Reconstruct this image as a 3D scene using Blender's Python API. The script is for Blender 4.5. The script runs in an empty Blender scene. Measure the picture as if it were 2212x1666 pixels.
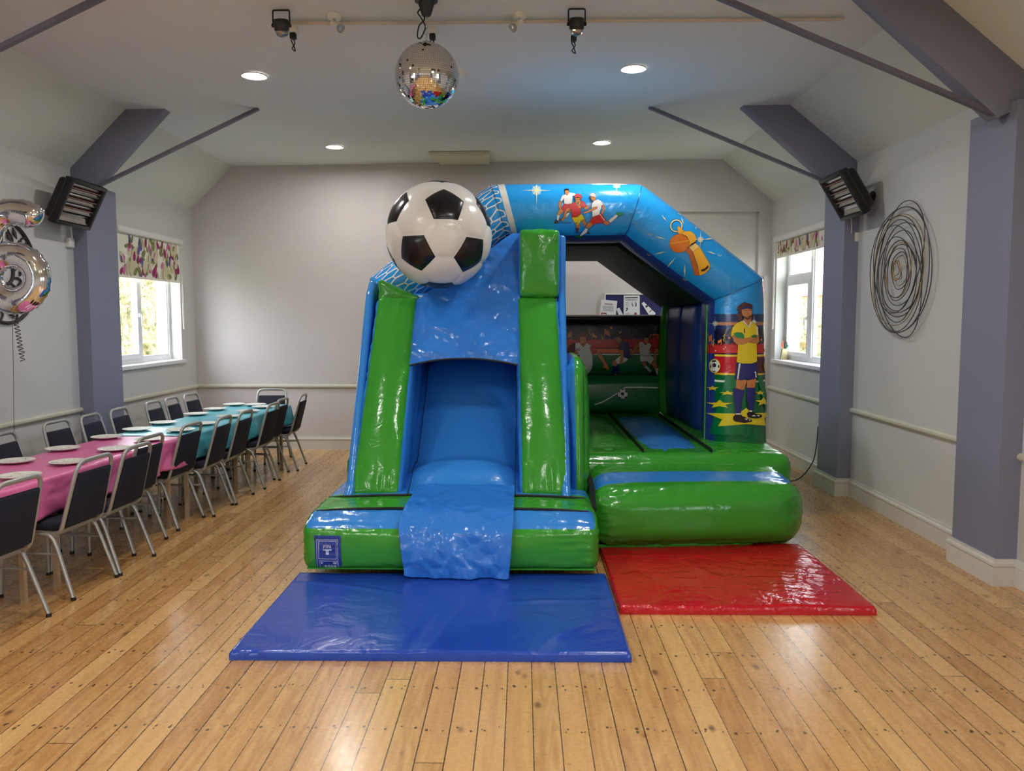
import bpy, bmesh, math, random
from mathutils import Vector, Matrix, noise
from mathutils.bvhtree import BVHTree
from mathutils.geometry import tessellate_polygon
random.seed(7)
PI=math.pi
sc=bpy.context.scene
col=sc.collection
# ---------------------------------------------------------------- camera
F=1750.; H=1.65
cp_=math.atan(143/F); cs_=math.atan(24/F*math.cos(cp_))
cd=bpy.data.cameras.new('camera'); cam=bpy.data.objects.new('camera',cd); col.objects.link(cam)
cam.location=(0,0,H); cam.rotation_euler=(PI/2-cp_,0,cs_)
cd.sensor_width=36; cd.lens=F/2212*36; cd.clip_start=.05; cd.clip_end=200
sc.camera=cam
def ray(px,py):
    a=(px-1106)/F; b=(833-py)/F
    s,c=math.sin(cp_),math.cos(cp_)
    fw=Vector((-math.sin(cs_)*c,math.cos(cs_)*c,-s)); rt=Vector((math.cos(cs_),math.sin(cs_),0)); up=Vector((-math.sin(cs_)*s,math.cos(cs_)*s,c))
    return fw+a*rt+b*up
CO=Vector((0,0,H))
def atY(px,py,Y): d=ray(px,py); return CO+d*(Y/d.y)
def atX(px,py,X): d=ray(px,py); return CO+d*(X/d.x)
# ---------------------------------------------------------------- materials
def lin(c):
    return tuple(((v/255)/12.92 if v/255<=.04045 else ((v/255+.055)/1.055)**2.4) for v in c)+(1,)
MATS={}
def mat(name,c,rough=.5,metal=0,bump=0,bscale=20,coat=0,spec=.5,emit=0,bdist=.01,stretch=None,alpha=1):
    if name in MATS: return MATS[name]
    m=bpy.data.materials.new(name); m.use_nodes=True; nt=m.node_tree; b=nt.nodes['Principled BSDF']
    cc=lin(c); b.inputs['Base Color'].default_value=cc
    b.inputs['Roughness'].default_value=rough; b.inputs['Metallic'].default_value=metal
    b.inputs['Coat Weight'].default_value=coat; b.inputs['Specular IOR Level'].default_value=spec
    b.inputs['Coat Roughness'].default_value=.08
    if emit: b.inputs['Emission Color'].default_value=cc; b.inputs['Emission Strength'].default_value=emit
    tc=nt.nodes.new('ShaderNodeTexCoord')
    n=nt.nodes.new('ShaderNodeTexNoise'); n.inputs['Scale'].default_value=bscale; n.inputs['Detail'].default_value=4
    src=tc.outputs['Object']
    if stretch:
        mp=nt.nodes.new('ShaderNodeMapping'); mp.inputs['Scale'].default_value=stretch; nt.links.new(src,mp.inputs['Vector']); src=mp.outputs[0]
    nt.links.new(src,n.inputs['Vector'])
    # slight tonal variation of the material itself
    mx=nt.nodes.new('ShaderNodeMixRGB'); mx.blend_type='MULTIPLY'; mx.inputs[0].default_value=.12
    mx.inputs[1].default_value=cc; nt.links.new(n.outputs['Fac'],mx.inputs[2]); nt.links.new(mx.outputs[0],b.inputs['Base Color'])
    if bump:
        bp=nt.nodes.new('ShaderNodeBump'); bp.inputs['Strength'].default_value=bump; bp.inputs['Distance'].default_value=bdist
        nt.links.new(n.outputs['Fac'],bp.inputs['Height']); nt.links.new(bp.outputs[0],b.inputs['Normal'])
        if coat: nt.links.new(bp.outputs[0],b.inputs['Coat Normal'])
    MATS[name]=m; return m
def vinyl(name,c,rough=.17,wr=.16,scale=7):
    """glossy PVC: broad soft wrinkles plus fine creases in the bump"""
    if name in MATS: return MATS[name]
    m=bpy.data.materials.new(name); m.use_nodes=True; nt=m.node_tree; b=nt.nodes['Principled BSDF']
    b.inputs['Base Color'].default_value=lin(c); b.inputs['Roughness'].default_value=rough
    b.inputs['Specular IOR Level'].default_value=.55
    tc=nt.nodes.new('ShaderNodeTexCoord')
    n1=nt.nodes.new('ShaderNodeTexNoise'); n1.inputs['Scale'].default_value=scale; n1.inputs['Detail'].default_value=3; n1.inputs['Distortion'].default_value=1.2
    n2=nt.nodes.new('ShaderNodeTexNoise'); n2.inputs['Scale'].default_value=scale*5; n2.inputs['Detail'].default_value=3
    nt.links.new(tc.outputs['Object'],n1.inputs['Vector']); nt.links.new(tc.outputs['Object'],n2.inputs['Vector'])
    m2=nt.nodes.new('ShaderNodeMath'); m2.operation='MULTIPLY_ADD'; m2.inputs[1].default_value=.16
    nt.links.new(n2.outputs['Fac'],m2.inputs[0]); nt.links.new(n1.outputs['Fac'],m2.inputs[2])
    bp=nt.nodes.new('ShaderNodeBump'); bp.inputs['Strength'].default_value=wr; bp.inputs['Distance'].default_value=.03
    nt.links.new(m2.outputs[0],bp.inputs['Height']); nt.links.new(bp.outputs[0],b.inputs['Normal'])
    MATS[name]=m; return m
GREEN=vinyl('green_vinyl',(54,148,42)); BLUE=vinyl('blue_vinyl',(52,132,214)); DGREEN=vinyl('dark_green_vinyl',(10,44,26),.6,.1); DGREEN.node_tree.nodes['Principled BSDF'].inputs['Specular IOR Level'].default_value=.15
BLUE_SHADED=vinyl('shaded_blue_vinyl',(28,62,130),.3); CRINK=vinyl('crinkled_blue_vinyl',(48,122,212),.13,.22,10)  # first one: the same blue, with the unlit interior's shade put into its colour
BLACKV=mat('black_webbing',(16,16,18),.6)
WALL=mat('wall_paint',(203,203,200),.75,bump=.06,bscale=60,bdist=.004)
CEIL=mat('ceiling_paint',(226,229,228),.8,bump=.1,bscale=90,bdist=.004)
WALLB=mat('cast_tinted_wall_paint',(207,200,199),.75,bump=.06,bscale=60,bdist=.004)  # wall paint again, with a pinkish colour cast put into it
SLOPE=mat('sloping_ceiling_paint',(222,226,218),.8,bump=.05,bscale=40,bdist=.004)
TRIM=mat('cream_trim_paint',(205,203,186),.45)
SKIRT=mat('skirting_paint',(214,212,206),.42)
LAV=mat('lavender_grey_paint',(128,131,152),.6,bump=.04,bscale=60,bdist=.004)
LAVD=mat('lavender_grey_steel_paint',(104,102,120),.5)
UPVC=mat('white_window_plastic',(232,234,238),.28)
BLACK=mat('black_plastic',(20,20,22),.45)
WHITE=mat('white_plastic',(228,226,220),.4)
STEEL=mat('silver_chair_tube',(178,178,174),.42,.55)
CHROME=mat('polished_reflector',(150,148,140),.16,1)
FABRIC=mat('navy_chair_fabric',(20,24,42),.85,bump=.2,bscale=260,bdist=.002)
# ---------------------------------------------------------------- object helpers
def link(name,me,parent=None,mats=None,smooth=False):
    o=bpy.data.objects.new(name,me); col.objects.link(o)
    for m in (mats or []): me.materials.append(m)
    if smooth:
        for p in me.polygons: p.use_smooth=True
    if parent: o.parent=parent
    return o
def from_bm(name,bm,m,parent=None,smooth=False,auto=None):
    me=bpy.data.meshes.new(name); bm.normal_update(); bm.to_mesh(me); bm.free()
    o=link(name,me,parent,m if isinstance(m,list) else [m],smooth)
    if auto is not None:
        for p in me.polygons: p.use_smooth=True
        me.set_sharp_from_angle(angle=math.radians(auto))
    return o
def pyd(name,v,f,m,parent=None,smooth=False,auto=None):
    me=bpy.data.meshes.new(name); me.from_pydata([tuple(x) for x in v],[],f); me.update()
    o=link(name,me,parent,m if isinstance(m,list) else [m],smooth)
    if auto is not None:
        for p in me.polygons: p.use_smooth=True
        me.set_sharp_from_angle(angle=math.radians(auto))
    return o
def tag(o,label=None,cat=None,group=None,kind=None):
    if label: o['label']=label
    if cat: o['category']=cat
    if group: o['group']=group
    if kind: o['kind']=kind
    return o
def struct(o,label=None): 
    o['kind']='structure'
    if label: o['label']=label
    return o
def empty(name,loc=(0,0,0),rz=0,**k):
    o=bpy.data.objects.new(name,None); col.objects.link(o); o.location=loc; o.rotation_euler=(0,0,rz); o.empty_display_size=.1
    tag(o,k.get('label'),k.get('cat'),k.get('group'),k.get('kind')); return o
def copy_tree(o,parent=None):
    c=o.copy(); col.objects.link(c); c.parent=parent
    for ch in list(o.children): copy_tree(ch,c)
    return c
def add_box(bm,a,b,M=None,bev=0,mi=0,seg=2):
    ret=bmesh.ops.create_cube(bm,size=1)
    vs=ret['verts']; c=[(a[i]+b[i])/2 for i in range(3)]; s=[abs(b[i]-a[i]) for i in range(3)]
    for v in vs: v.co=Vector((v.co.x*s[0]+c[0],v.co.y*s[1]+c[1],v.co.z*s[2]+c[2]))
    fs=set(f for v in vs for f in v.link_faces)
    for f in fs: f.material_index=mi
    if bev:
        es=list(set(e for v in vs for e in v.link_edges))
        r=bmesh.ops.bevel(bm,geom=es,offset=bev,segments=seg,affect='EDGES',profile=.5)
        vs=list(set(v for f in r['faces'] for v in f.verts)|set(v for v in vs if v.is_valid))
        for f in r['faces']: f.material_index=mi
    if M is not None:
        for v in vs: v.co=M@v.co
    return vs
def box(name,a,b,m,parent=None,bev=0,M=None,seg=2):
    bm=bmesh.new(); add_box(bm,a,b,M,bev,0,seg); return from_bm(name,bm,m,parent,auto=40 if bev else None)
def frames(pts,closed=False):
    n=len(pts); T=[]
    for i in range(n):
        a=pts[(i-1)%n] if (closed or i>0) else pts[0]; b=pts[(i+1)%n] if (closed or i<n-1) else pts[-1]
        t=(b-a); T.append(t.normalized() if t.length>1e-9 else Vector((0,0,1)))
    up=Vector((0,0,1)) if abs(T[0].z)<.9 else Vector((1,0,0))
    N=[]; u=(up-T[0]*up.dot(T[0])).normalized()
    for t in T:
        u=u-t*u.dot(t); u=u.normalized() if u.length>1e-6 else t.orthogonal().normalized(); N.append(u)
    return T,N
def tube_data(pts,r,seg=8,closed=False,flat=1.0):
    pts=[Vector(p) for p in pts]; T,N=frames(pts,closed); v=[];f=[]
    rr=r if isinstance(r,(list,tuple)) else [r]*len(pts)
    for i,p in enumerate(pts):
        B=T[i].cross(N[i])
        for k in range(seg):
            a=2*PI*k/seg; v.append(p+N[i]*(math.cos(a)*rr[i])+B*(math.sin(a)*rr[i]*flat))
    n=len(pts)
    for i in range(n if closed else n-1):
        j=(i+1)%n
        for k in range(seg):
            k2=(k+1)%seg; f.append((i*seg+k,i*seg+k2,j*seg+k2,j*seg+k))
    if not closed:
        f.append(tuple(range(seg))[::-1]); f.append(tuple((n-1)*seg+k for k in range(seg)))
    return v,f
class MB:
    def __init__(s): s.v=[];s.f=[];s.m=[]
    def add(s,v,f,mi=0):
        o=len(s.v); s.v+=[Vector(x) for x in v]; s.f+=[tuple(i+o for i in q) for q in f]; s.m+=[mi]*len(f); return s
    def tube(s,pts,r,seg=8,closed=False,mi=0,flat=1.0): v,f=tube_data(pts,r,seg,closed,flat); return s.add(v,f,mi)
    def box(s,a,b,mi=0,M=None):
        v=[Vector((x,y,z)) for x in(a[0],b[0]) for y in(a[1],b[1]) for z in(a[2],b[2])]
        if M is not None: v=[M@q for q in v]
        return s.add(v,[(0,1,3,2),(4,6,7,5),(0,4,5,1),(2,3,7,6),(0,2,6,4),(1,5,7,3)],mi)
    def lathe(s,prof,seg=24,M=None,mi=0,cap=True):
        v=[];f=[]
        for r,z in prof:
            for k in range(seg):
                a=2*PI*k/seg; p=Vector((r*math.cos(a),r*math.sin(a),z)); v.append(M@p if M is not None else p)
        for i in range(len(prof)-1):
            for k in range(seg):
                k2=(k+1)%seg; f.append((i*seg+k,i*seg+k2,(i+1)*seg+k2,(i+1)*seg+k))
        if cap: f.append(tuple(range(seg))[::-1]); f.append(tuple((len(prof)-1)*seg+k for k in range(seg)))
        return s.add(v,f,mi)
    def build(s,name,m,parent=None,smooth=True,auto=45):
        me=bpy.data.meshes.new(name); me.from_pydata([tuple(x) for x in s.v],[],s.f); me.update()
        for p,i in zip(me.polygons,s.m): p.material_index=i
        o=link(name,me,parent,m if isinstance(m,list) else [m],False)
        bm=bmesh.new(); bm.from_mesh(me); bmesh.ops.recalc_face_normals(bm,faces=bm.faces); bm.to_mesh(me); bm.free()
        if smooth:
            for p in me.polygons: p.use_smooth=True
            if auto: me.set_sharp_from_angle(angle=math.radians(auto))
        return o
def rot_to(d):
    return Vector((0,0,1)).rotation_difference(Vector(d).normalized()).to_matrix().to_4x4()
def catmull(pts,n=8,closed=False):
    P=[Vector(p) for p in pts]; out=[]; N=len(P)
    rng=range(N if closed else N-1)
    for i in rng:
        p0=P[(i-1)%N] if (closed or i>0) else P[0]; p1=P[i]; p2=P[(i+1)%N]; p3=P[(i+2)%N] if (closed or i+2<N) else P[-1]
        for k in range(n):
            t=k/n; out.append(.5*((2*p1)+(-p0+p2)*t+(2*p0-5*p1+4*p2-p3)*t*t+(-p0+3*p1-3*p2+p3)*t**3))
    if not closed: out.append(P[-1])
    return out
def fillet(pts,r,n=6):
    P=[Vector(p) for p in pts]; out=[P[0]]
    for i in range(1,len(P)-1):
        a=(P[i-1]-P[i]); b=(P[i+1]-P[i]); rr=min(r,a.length*.48,b.length*.48)
        p0=P[i]+a.normalized()*rr; p2=P[i]+b.normalized()*rr
        for k in range(n+1):
            t=k/n; out.append(p0*(1-t)**2+P[i]*2*t*(1-t)+p2*t*t)
    out.append(P[-1]); return out
def prism(poly,axis,a,b,name,m,parent=None,bev=0,seg=2):
    """extrude a polygon given in the two other axes along axis from a to b"""
    def mk(p,t):
        return {0:Vector((t,p[0],p[1])),1:Vector((p[0],t,p[1])),2:Vector((p[0],p[1],t))}[axis]
    bm=bmesh.new(); A=[bm.verts.new(mk(p,a)) for p in poly]; B=[bm.verts.new(mk(p,b)) for p in poly]
    bm.faces.new(A); bm.faces.new(B[::-1]); n=len(poly)
    for i in range(n): bm.faces.new((A[i],B[i],B[(i+1)%n],A[(i+1)%n]))
    bmesh.ops.recalc_face_normals(bm,faces=bm.faces)
    if bev: bmesh.ops.bevel(bm,geom=list(bm.edges),offset=bev,segments=seg,affect='EDGES',profile=.5)
    return from_bm(name,bm,m,parent,auto=50 if bev else None)
# ================================================================= ROOM
XL,XR,YB,YF=-4.13,3.06,10.17,-5.6
EL,ER=3.02,3.09; CXL,CXR=-3.60,2.43; CZL,CZR=3.545,3.60
T=.3
# floor material
def floor_mat():
    m=bpy.data.materials.new('pine_boards'); m.use_nodes=True; nt=m.node_tree; N=nt.nodes; L=nt.links; b=N['Principled BSDF']
    def M(op,a,c=None,d=None):
        n=N.new('ShaderNodeMath'); n.operation=op
        for i,x in enumerate((a,c,d)):
            if x is None: continue
            if isinstance(x,(int,float)): n.inputs[i].default_value=x
            else: L.new(x,n.inputs[i])
        return n.outputs[0]
    tc=N.new('ShaderNodeTexCoord'); sp=N.new('ShaderNodeSeparateXYZ'); L.new(tc.outputs['Object'],sp.inputs[0]); x,y=sp.outputs[0],sp.outputs[1]
    W=.1118
    u=M('DIVIDE',M('ADD',x,10.02),W); bi=M('FLOOR',u); fx=M('FRACT',u)
    def wn(w,s=0):
        n=N.new('ShaderNodeTexWhiteNoise'); n.noise_dimensions='1D'; L.new(M('ADD',w,s),n.inputs['W']); return n.outputs['Value']
    r1=wn(bi); yy=M('ADD',M('DIVIDE',y,4.6),M('MULTIPLY',r1,7.3)); ji=M('FLOOR',yy); fy=M('FRACT',yy)
    pid=M('ADD',M('MULTIPLY',bi,13.7),M('MULTIPLY',ji,3.1)); r2=wn(pid); r3=wn(pid,5.5)
    def vec(a,c,d):
        n=N.new('ShaderNodeCombineXYZ')
        for i,q in enumerate((a,c,d)):
            if isinstance(q,(int,float)): n.inputs[i].default_value=q
            else: L.new(q,n.inputs[i])
        return n.outputs[0]
    off=M('MULTIPLY',r2,37.)
    # grain
    g=N.new('ShaderNodeTexNoise'); g.inputs['Scale'].default_value=1; g.inputs['Detail'].default_value=5; g.inputs['Distortion'].default_value=.6
    L.new(vec(M('MULTIPLY',x,34.),M('ADD',M('MULTIPLY',y,1.1),off),off),g.inputs['Vector'])
    wv=N.new('ShaderNodeTexNoise'); wv.inputs['Scale'].default_value=1; wv.inputs['Detail'].default_value=2
    L.new(vec(M('MULTIPLY',x,7.),M('ADD',M('MULTIPLY',y,.9),off),off),wv.inputs['Vector'])
    rings=M('SINE',M('MULTIPLY',wv.outputs['Fac'],70.)); rings=M('MULTIPLY',M('ADD',rings,1.),.5)
    rings=M('MULTIPLY',rings,M('GREATER_THAN',r3,.35))
    # knots
    v=N.new('ShaderNodeTexVoronoi'); v.inputs['Scale'].default_value=1; v.inputs['Randomness'].default_value=1
    L.new(vec(M('MULTIPLY',x,6.5),M('ADD',M('MULTIPLY',y,3.4),off),off),v.inputs['Vector'])
    kn=N.new('ShaderNodeMapRange'); kn.inputs[1].default_value=.05; kn.inputs[2].default_value=.13; kn.inputs[3].default_value=1; kn.inputs[4].default_value=0; L.new(v.outputs['Distance'],kn.inputs[0])
    # short dark cross streaks
    v2=N.new('ShaderNodeTexVoronoi'); v2.inputs['Scale'].default_value=1
    L.new(vec(M('MULTIPLY',x,4.5),M('ADD',M('MULTIPLY',y,14.),off),off),v2.inputs['Vector'])
    s2=N.new('ShaderNodeMapRange'); s2.inputs[1].default_value=.02; s2.inputs[2].default_value=.07; s2.inputs[3].default_value=.75; s2.inputs[4].default_value=0; L.new(v2.outputs['Distance'],s2.inputs[0])
    # nail holes on the joists
    jy=M('DIVIDE',y,.37); fj=M('SUBTRACT',M('FRACT',jy),.5); cell=M('ADD',M('MULTIPLY',bi,7.7),M('FLOOR',jy))
    nails=None
    for px0,s in((.2,1.3),(.8,2.9),(.3,4.1),(.74,8.3)):
        ax=M('MULTIPLY',M('SUBTRACT',fx,M('ADD',px0-.08,M('MULTIPLY',wn(cell,s),.16))),W)
        ay=M('MULTIPLY',M('SUBTRACT',fj,M('MULTIPLY',M('SUBTRACT',wn(cell,s+.7),.5),.12)),.37)
        d=M('SQRT',M('ADD',M('MULTIPLY',ax,ax),M('MULTIPLY',M('MULTIPLY',ay,ay),.45)))
        q=M('LESS_THAN',d,M('MULTIPLY',wn(cell,s+2),.0072)); nails=q if nails is None else M('MAXIMUM',nails,q)
    # gaps
    ed=M('MINIMUM',fx,M('SUBTRACT',1.,fx)); gap=M('LESS_THAN',ed,M('ADD',.012,M('MULTIPLY',r1,.016))); gj=M('LESS_THAN',fy,.0011)
    gap=M('MAXIMUM',gap,gj)
    cr=N.new('ShaderNodeValToRGB'); e=cr.color_ramp.elements; e[0].color=lin((219,176,114)); e[1].color=lin((172,122,66)); e[0].position=.3; e[1].position=.75
    tone=M('ADD',M('MULTIPLY',g.outputs['Fac'],.6),M('ADD',M('MULTIPLY',rings,.15),M('MULTIPLY',r3,.16))); L.new(tone,cr.inputs[0])
    def mix(f,a,c):
        n=N.new('ShaderNodeMixRGB'); (L.new(f,n.inputs[0]) if not isinstance(f,float) else None)
        L.new(a,n.inputs[1]); n.inputs[2].default_value=c if len(c)==4 else c+(1,); return n.outputs[0]
    hv=M('MULTIPLY',M('SUBTRACT',r2,.5),.5); hn=N.new('ShaderNodeMixRGB'); hn.blend_type='MULTIPLY'; L.new(M('MULTIPLY',r2,.38),hn.inputs[0]); L.new(cr.outputs[0],hn.inputs[1]); hn.inputs[2].default_value=lin((215,180,140))
    c=mix(M('MULTIPLY',kn.outputs[0],.75),hn.outputs[0],lin((92,50,26))); c=mix(s2.outputs[0],c,lin((130,72,34))); c=mix(M('MULTIPLY',nails,.85),c,lin((48,34,26))); c=mix(M('MULTIPLY',gap,.9),c,lin((48,30,14)))
    L.new(c,b.inputs['Base Color'])
    n3=N.new('ShaderNodeTexNoise'); n3.inputs['Scale'].default_value=40; L.new(tc.outputs['Object'],n3.inputs['Vector'])
    rr=N.new('ShaderNodeMapRange'); rr.inputs[3].default_value=.2; rr.inputs[4].default_value=.36; L.new(n3.outputs['Fac'],rr.inputs[0]); L.new(rr.outputs[0],b.inputs['Roughness'])
    bp=N.new('ShaderNodeBump'); bp.inputs['Strength'].default_value=.16; bp.inputs['Distance'].default_value=.003
    hh=M('SUBTRACT',M('ADD',M('MULTIPLY',g.outputs['Fac'],.25),M('MULTIPLY',n3.outputs['Fac'],.4)),gap); L.new(hh,bp.inputs['Height']); L.new(bp.outputs[0],b.inputs['Normal'])
    b.inputs['Specular IOR Level'].default_value=.5; b.inputs['Coat Weight'].default_value=.35; b.inputs['Coat Roughness'].default_value=.17; L.new(bp.outputs[0],b.inputs['Coat Normal'])
    return m
struct(box('floor',(XL-T,YF-T,-.1),(XR+T,YB+T,0),floor_mat()))
# ceiling: one mesh with two slopes and a flat
def ceiling():
    v=[];pr=[(XL-T,EL-.28),(CXL,CZL),(CXR,CZR),(XR+T,ER-.25)]
    pr=[(XL,EL),(CXL,CZL),(CXR,CZR),(XR,ER)]
    f=[];mi=[]
    for y in(YF,YB):
        for x,z in pr: v.append((x,y,z))
    for y in(YF,YB):
        for x,z in pr: v.append((x,y,z+.15))
    for i in range(3):
        f.append((i,i+1,i+5,i+4)); f.append((8+i,12+i,13+i,9+i)); mi+=[1 if i!=1 else 0]*2
    f+=[(0,4,12,8),(3,11,15,7),(0,8,9,1),(1,9,10,2),(2,10,11,3),(4,5,13,12),(5,6,14,13),(6,7,15,14)]; mi+=[0]*8
    me=bpy.data.meshes.new('ceiling'); me.from_pydata(v,[],f); me.update()
    for p,i in zip(me.polygons,mi): p.material_index=i
    return link('ceiling',me,None,[CEIL,SLOPE])
struct(ceiling())
# side walls with window openings: list of openings (y0,y1,z0,z1)
WIN_L=(8.2,9.76,1.17,2.52); WIN_R=(8.2,9.90,1.17,2.57)
WB=[(2.9,4.5),(.3,1.9),(-2.4,-.8),(-4.9,-3.4)]
WB=[(0.2,1.8),(-2.5,-.9),(-4.9,-3.4)]
def wall_side(name,x0,x1,ztop,opens):
    bm=MB(); ys=sorted([YF-T,YB]+[q for o in opens for q in o[:2]])
    for i in range(len(ys)-1):
        a,b=ys[i],ys[i+1]; o=[q for q in opens if abs(q[0]-a)<1e-6 and abs(q[1]-b)<1e-6]
        if o: bm.box((x0,a,0),(x1,b,o[0][2])); bm.box((x0,a,o[0][3]),(x1,b,ztop+.1))
        else: bm.box((x0,a,0),(x1,b,ztop+.1))
    return struct(bm.build(name,WALL,smooth=False))
openL=[WIN_L]+[(a,b,1.17,2.52) for a,b in WB]; openR=[WIN_R]+[(a,b,1.17,2.55) for a,b in WB]
wall_side('wall_left',XL-T,XL,EL-.03,openL); wall_side('wall_right',XR,XR+T,ER-.03,openR)
def endwall(name,y0,y1):
    return struct(prism([(XL-T,0),(XR+T,0),(XR+T,ER),(XR,ER+.1),(CXR,CZR+.1),(CXL,CZL+.1),(XL,EL+.1),(XL-T,EL)],1,y0,y1,name,WALLB))
endwall('wall_back',YB,YB+T); endwall('wall_front',YF-T,YF)
# right half of the back wall stands forward as a fascia with a shallow recess under it
xs=atY(813,360,YB).x
def fascia():
    m=MB(); y0=YB-.05
    rx0=-1.0; rx1=atY(1638,458,YB).x; rz=atY(1638,458,YB).z
    m.add([(xs,y0,rz),(XR,y0,rz),(XR,y0,ER),(CXR,y0,CZR),(xs,y0,3.57),(xs,YB,rz),(XR,YB,rz),(XR,YB,ER),(CXR,YB,CZR),(xs,YB,3.57)],
          [(0,1,2,3,4),(0,5,6,1),(0,4,9,5),(5,9,8,7,6)])
    m.box((xs,y0,0),(rx0,YB,rz)); 
    m.box((rx1,y0,0),(XR,YB,rz))
    m.box((2.96,y0-.05,0),(XR,y0,2.18))
    return struct(m.build('wall_back_fascia',WALLB,smooth=False))
fo=fascia(); fo.name='trim_1'; fo['label']='plastered fascia and pier standing forward of the back wall'
# partition boards in the recess get a faint vertical joint
# ---------------- pillars
def pillar(side,y0,y1,ztop,dep):
    if side=='L': a,b=XL,XL+dep; 
    else: a,b=XR-dep,XR
    m=MB(); m.box((a,y0,0),(b,y1,ztop)); o=m.build('trim_9',LAV,smooth=False)
    return o
k=2
PIL=[('L',7.46,8.02,2.89,.13),('L',4.82,5.36,2.89,.13),('L',2.2,2.74,2.89,.13),('L',-.5,0.04,2.89,.13),('L',-3.1,-2.6,2.89,.13),
     ('R',7.52,8.02,2.91,.13),('R',4.96,5.47,2.95,.13),('R',2.3,2.8,2.95,.13),('R',-.5,0.04,2.95,.13),('R',-3.1,-2.6,2.95,.13)]
for p in PIL:
    o=pillar(*p); o.name='trim_%d'%k; struct(o,'lavender grey pillar on the %s wall'%('left' if p[0]=='L' else 'right')); k+=1
# ---------------- dado rails and skirting
def rail(m,pts,prof):
    """sweep a profile (out,z) along a horizontal polyline, out = left normal"""
    P=[Vector(p) for p in pts]; n=len(P); rings=[]
    for i,p in enumerate(P):
        d0=(P[i]-P[i-1]).normalized() if i>0 else (P[1]-P[0]).normalized(); d1=(P[i+1]-P[i]).normalized() if i<n-1 else d0
        n0=Vector((-d0.y,d0.x)); n1=Vector((-d1.y,d1.x)); mm=(n0+n1); mm=mm/max(mm.dot(n0),.3) 
        rings.append([(p.x+mm.x*o,p.y+mm.y*o,z) for o,z in prof])
    v=[q for r in rings for q in r]; kk=len(prof); f=[]
    for i in range(n-1):
        for j in range(kk):
            j2=(j+1)%kk; f.append((i*kk+j,i*kk+j2,(i+1)*kk+j2,(i+1)*kk+j))
    f.append(tuple(range(kk))); f.append(tuple((n-1)*kk+j for j in range(kk))[::-1])
    m.add(v,f)
sk=[(-.01,0),(.022,0),(.022,.12),(.028,.13),(.026,.145),(.014,.155),(.014,.17),(-.01,.17)]
da=[(-.01,.785),(.018,.785),(.03,.80),(.03,.818),(.018,.83),(-.01,.832)]
def side_path(side):
    ps=sorted([p for p in PIL if p[0]==side],key=lambda p:-p[1]); x=XL if side=='L' else XR; s=1 if side=='L' else -1
    pts=[(x,YB)]
    for p in ps: pts+=[(x,p[2]),(x+s*p[4],p[2]),(x+s*p[4],p[1]),(x,p[1])]
    pts.append((x,YF)); return pts
m=MB(); rail(m,[(a,b) for a,b in side_path('L')],sk); struct(m.build('baseboard_left',SKIRT,auto=30))
m=MB(); rail(m,[(a,b) for a,b in side_path('R')][::-1],sk); struct(m.build('baseboard_right',SKIRT,auto=30))
m=MB(); rail(m,[(XR,YB-.05),(XL,YB-.0)][::-1] and [(XR,YB-.04),(xs,YB-.04),(xs,YB),(XL,YB)],[(o*1,z) for o,z in sk]); struct(m.build('baseboard_back',SKIRT,auto=30))
m=MB()
for s,x in(('L',XL),('R',XR)):
    ps=sorted([p for p in PIL if p[0]==s],key=lambda p:-p[1]); y=YB
    for p in ps+[(s,YF,YF)]:
        seg=[(x,y),(x,p[2])]; rail(m,seg if s=='L' else seg[::-1],da); y=p[1]
rail(m,[(XR,YB-.04),(xs,YB-.04),(xs,YB),(XL,YB)],da)
o=m.build('trim_20',TRIM,auto=30); struct(o,'cream dado rail around the hall at waist height')
# ---------------- raking steel beams and tie bars
def rake(side,y0,i,with_bar=True,zc=None):
    s=1 if side=='R' else -1
    t=.13
    if side=='R': pts=[(2.0,3.598),(CXR+.02,3.61),(XR+.0,3.1),(XR,2.95),(2.86,2.86)]; end=(1.15,3.59); start=(2.88,2.875)
    else: pts=[(-3.24,3.55),(CXL-.02,3.56),(XL,3.03),(XL,2.89),(-3.94,2.83)]; end=(-2.40,3.555); start=(-3.95,2.84)
    o=prism(pts,1,y0,y0+t,'trim_%d'%i,LAV,bev=.006); struct(o,'raking roof beam above the %s wall'%('right' if side=='R' else 'left'))
    if with_bar:
        a=Vector((start[0],0,start[1])); b=Vector((end[0],0,end[1])); d=(b-a).normalized(); n=Vector((-d.z,0,d.x))*.014
        o=prism([(q.x,q.z) for q in(a-n,b-n,b+n,a+n)],1,y0+.01,y0+.05,'trim_%d'%(i+1),LAVD); struct(o,'slim steel tie bar to the %s beam'%('right' if side=='R' else 'left'))
j=30
for side,y0 in(('R',7.60),('R',5.03),('L',7.46),('L',4.84),('R',2.35),('L',2.25),('R',-.45),('L',-.45)):
    rake(side,y0,j); j+=2
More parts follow.
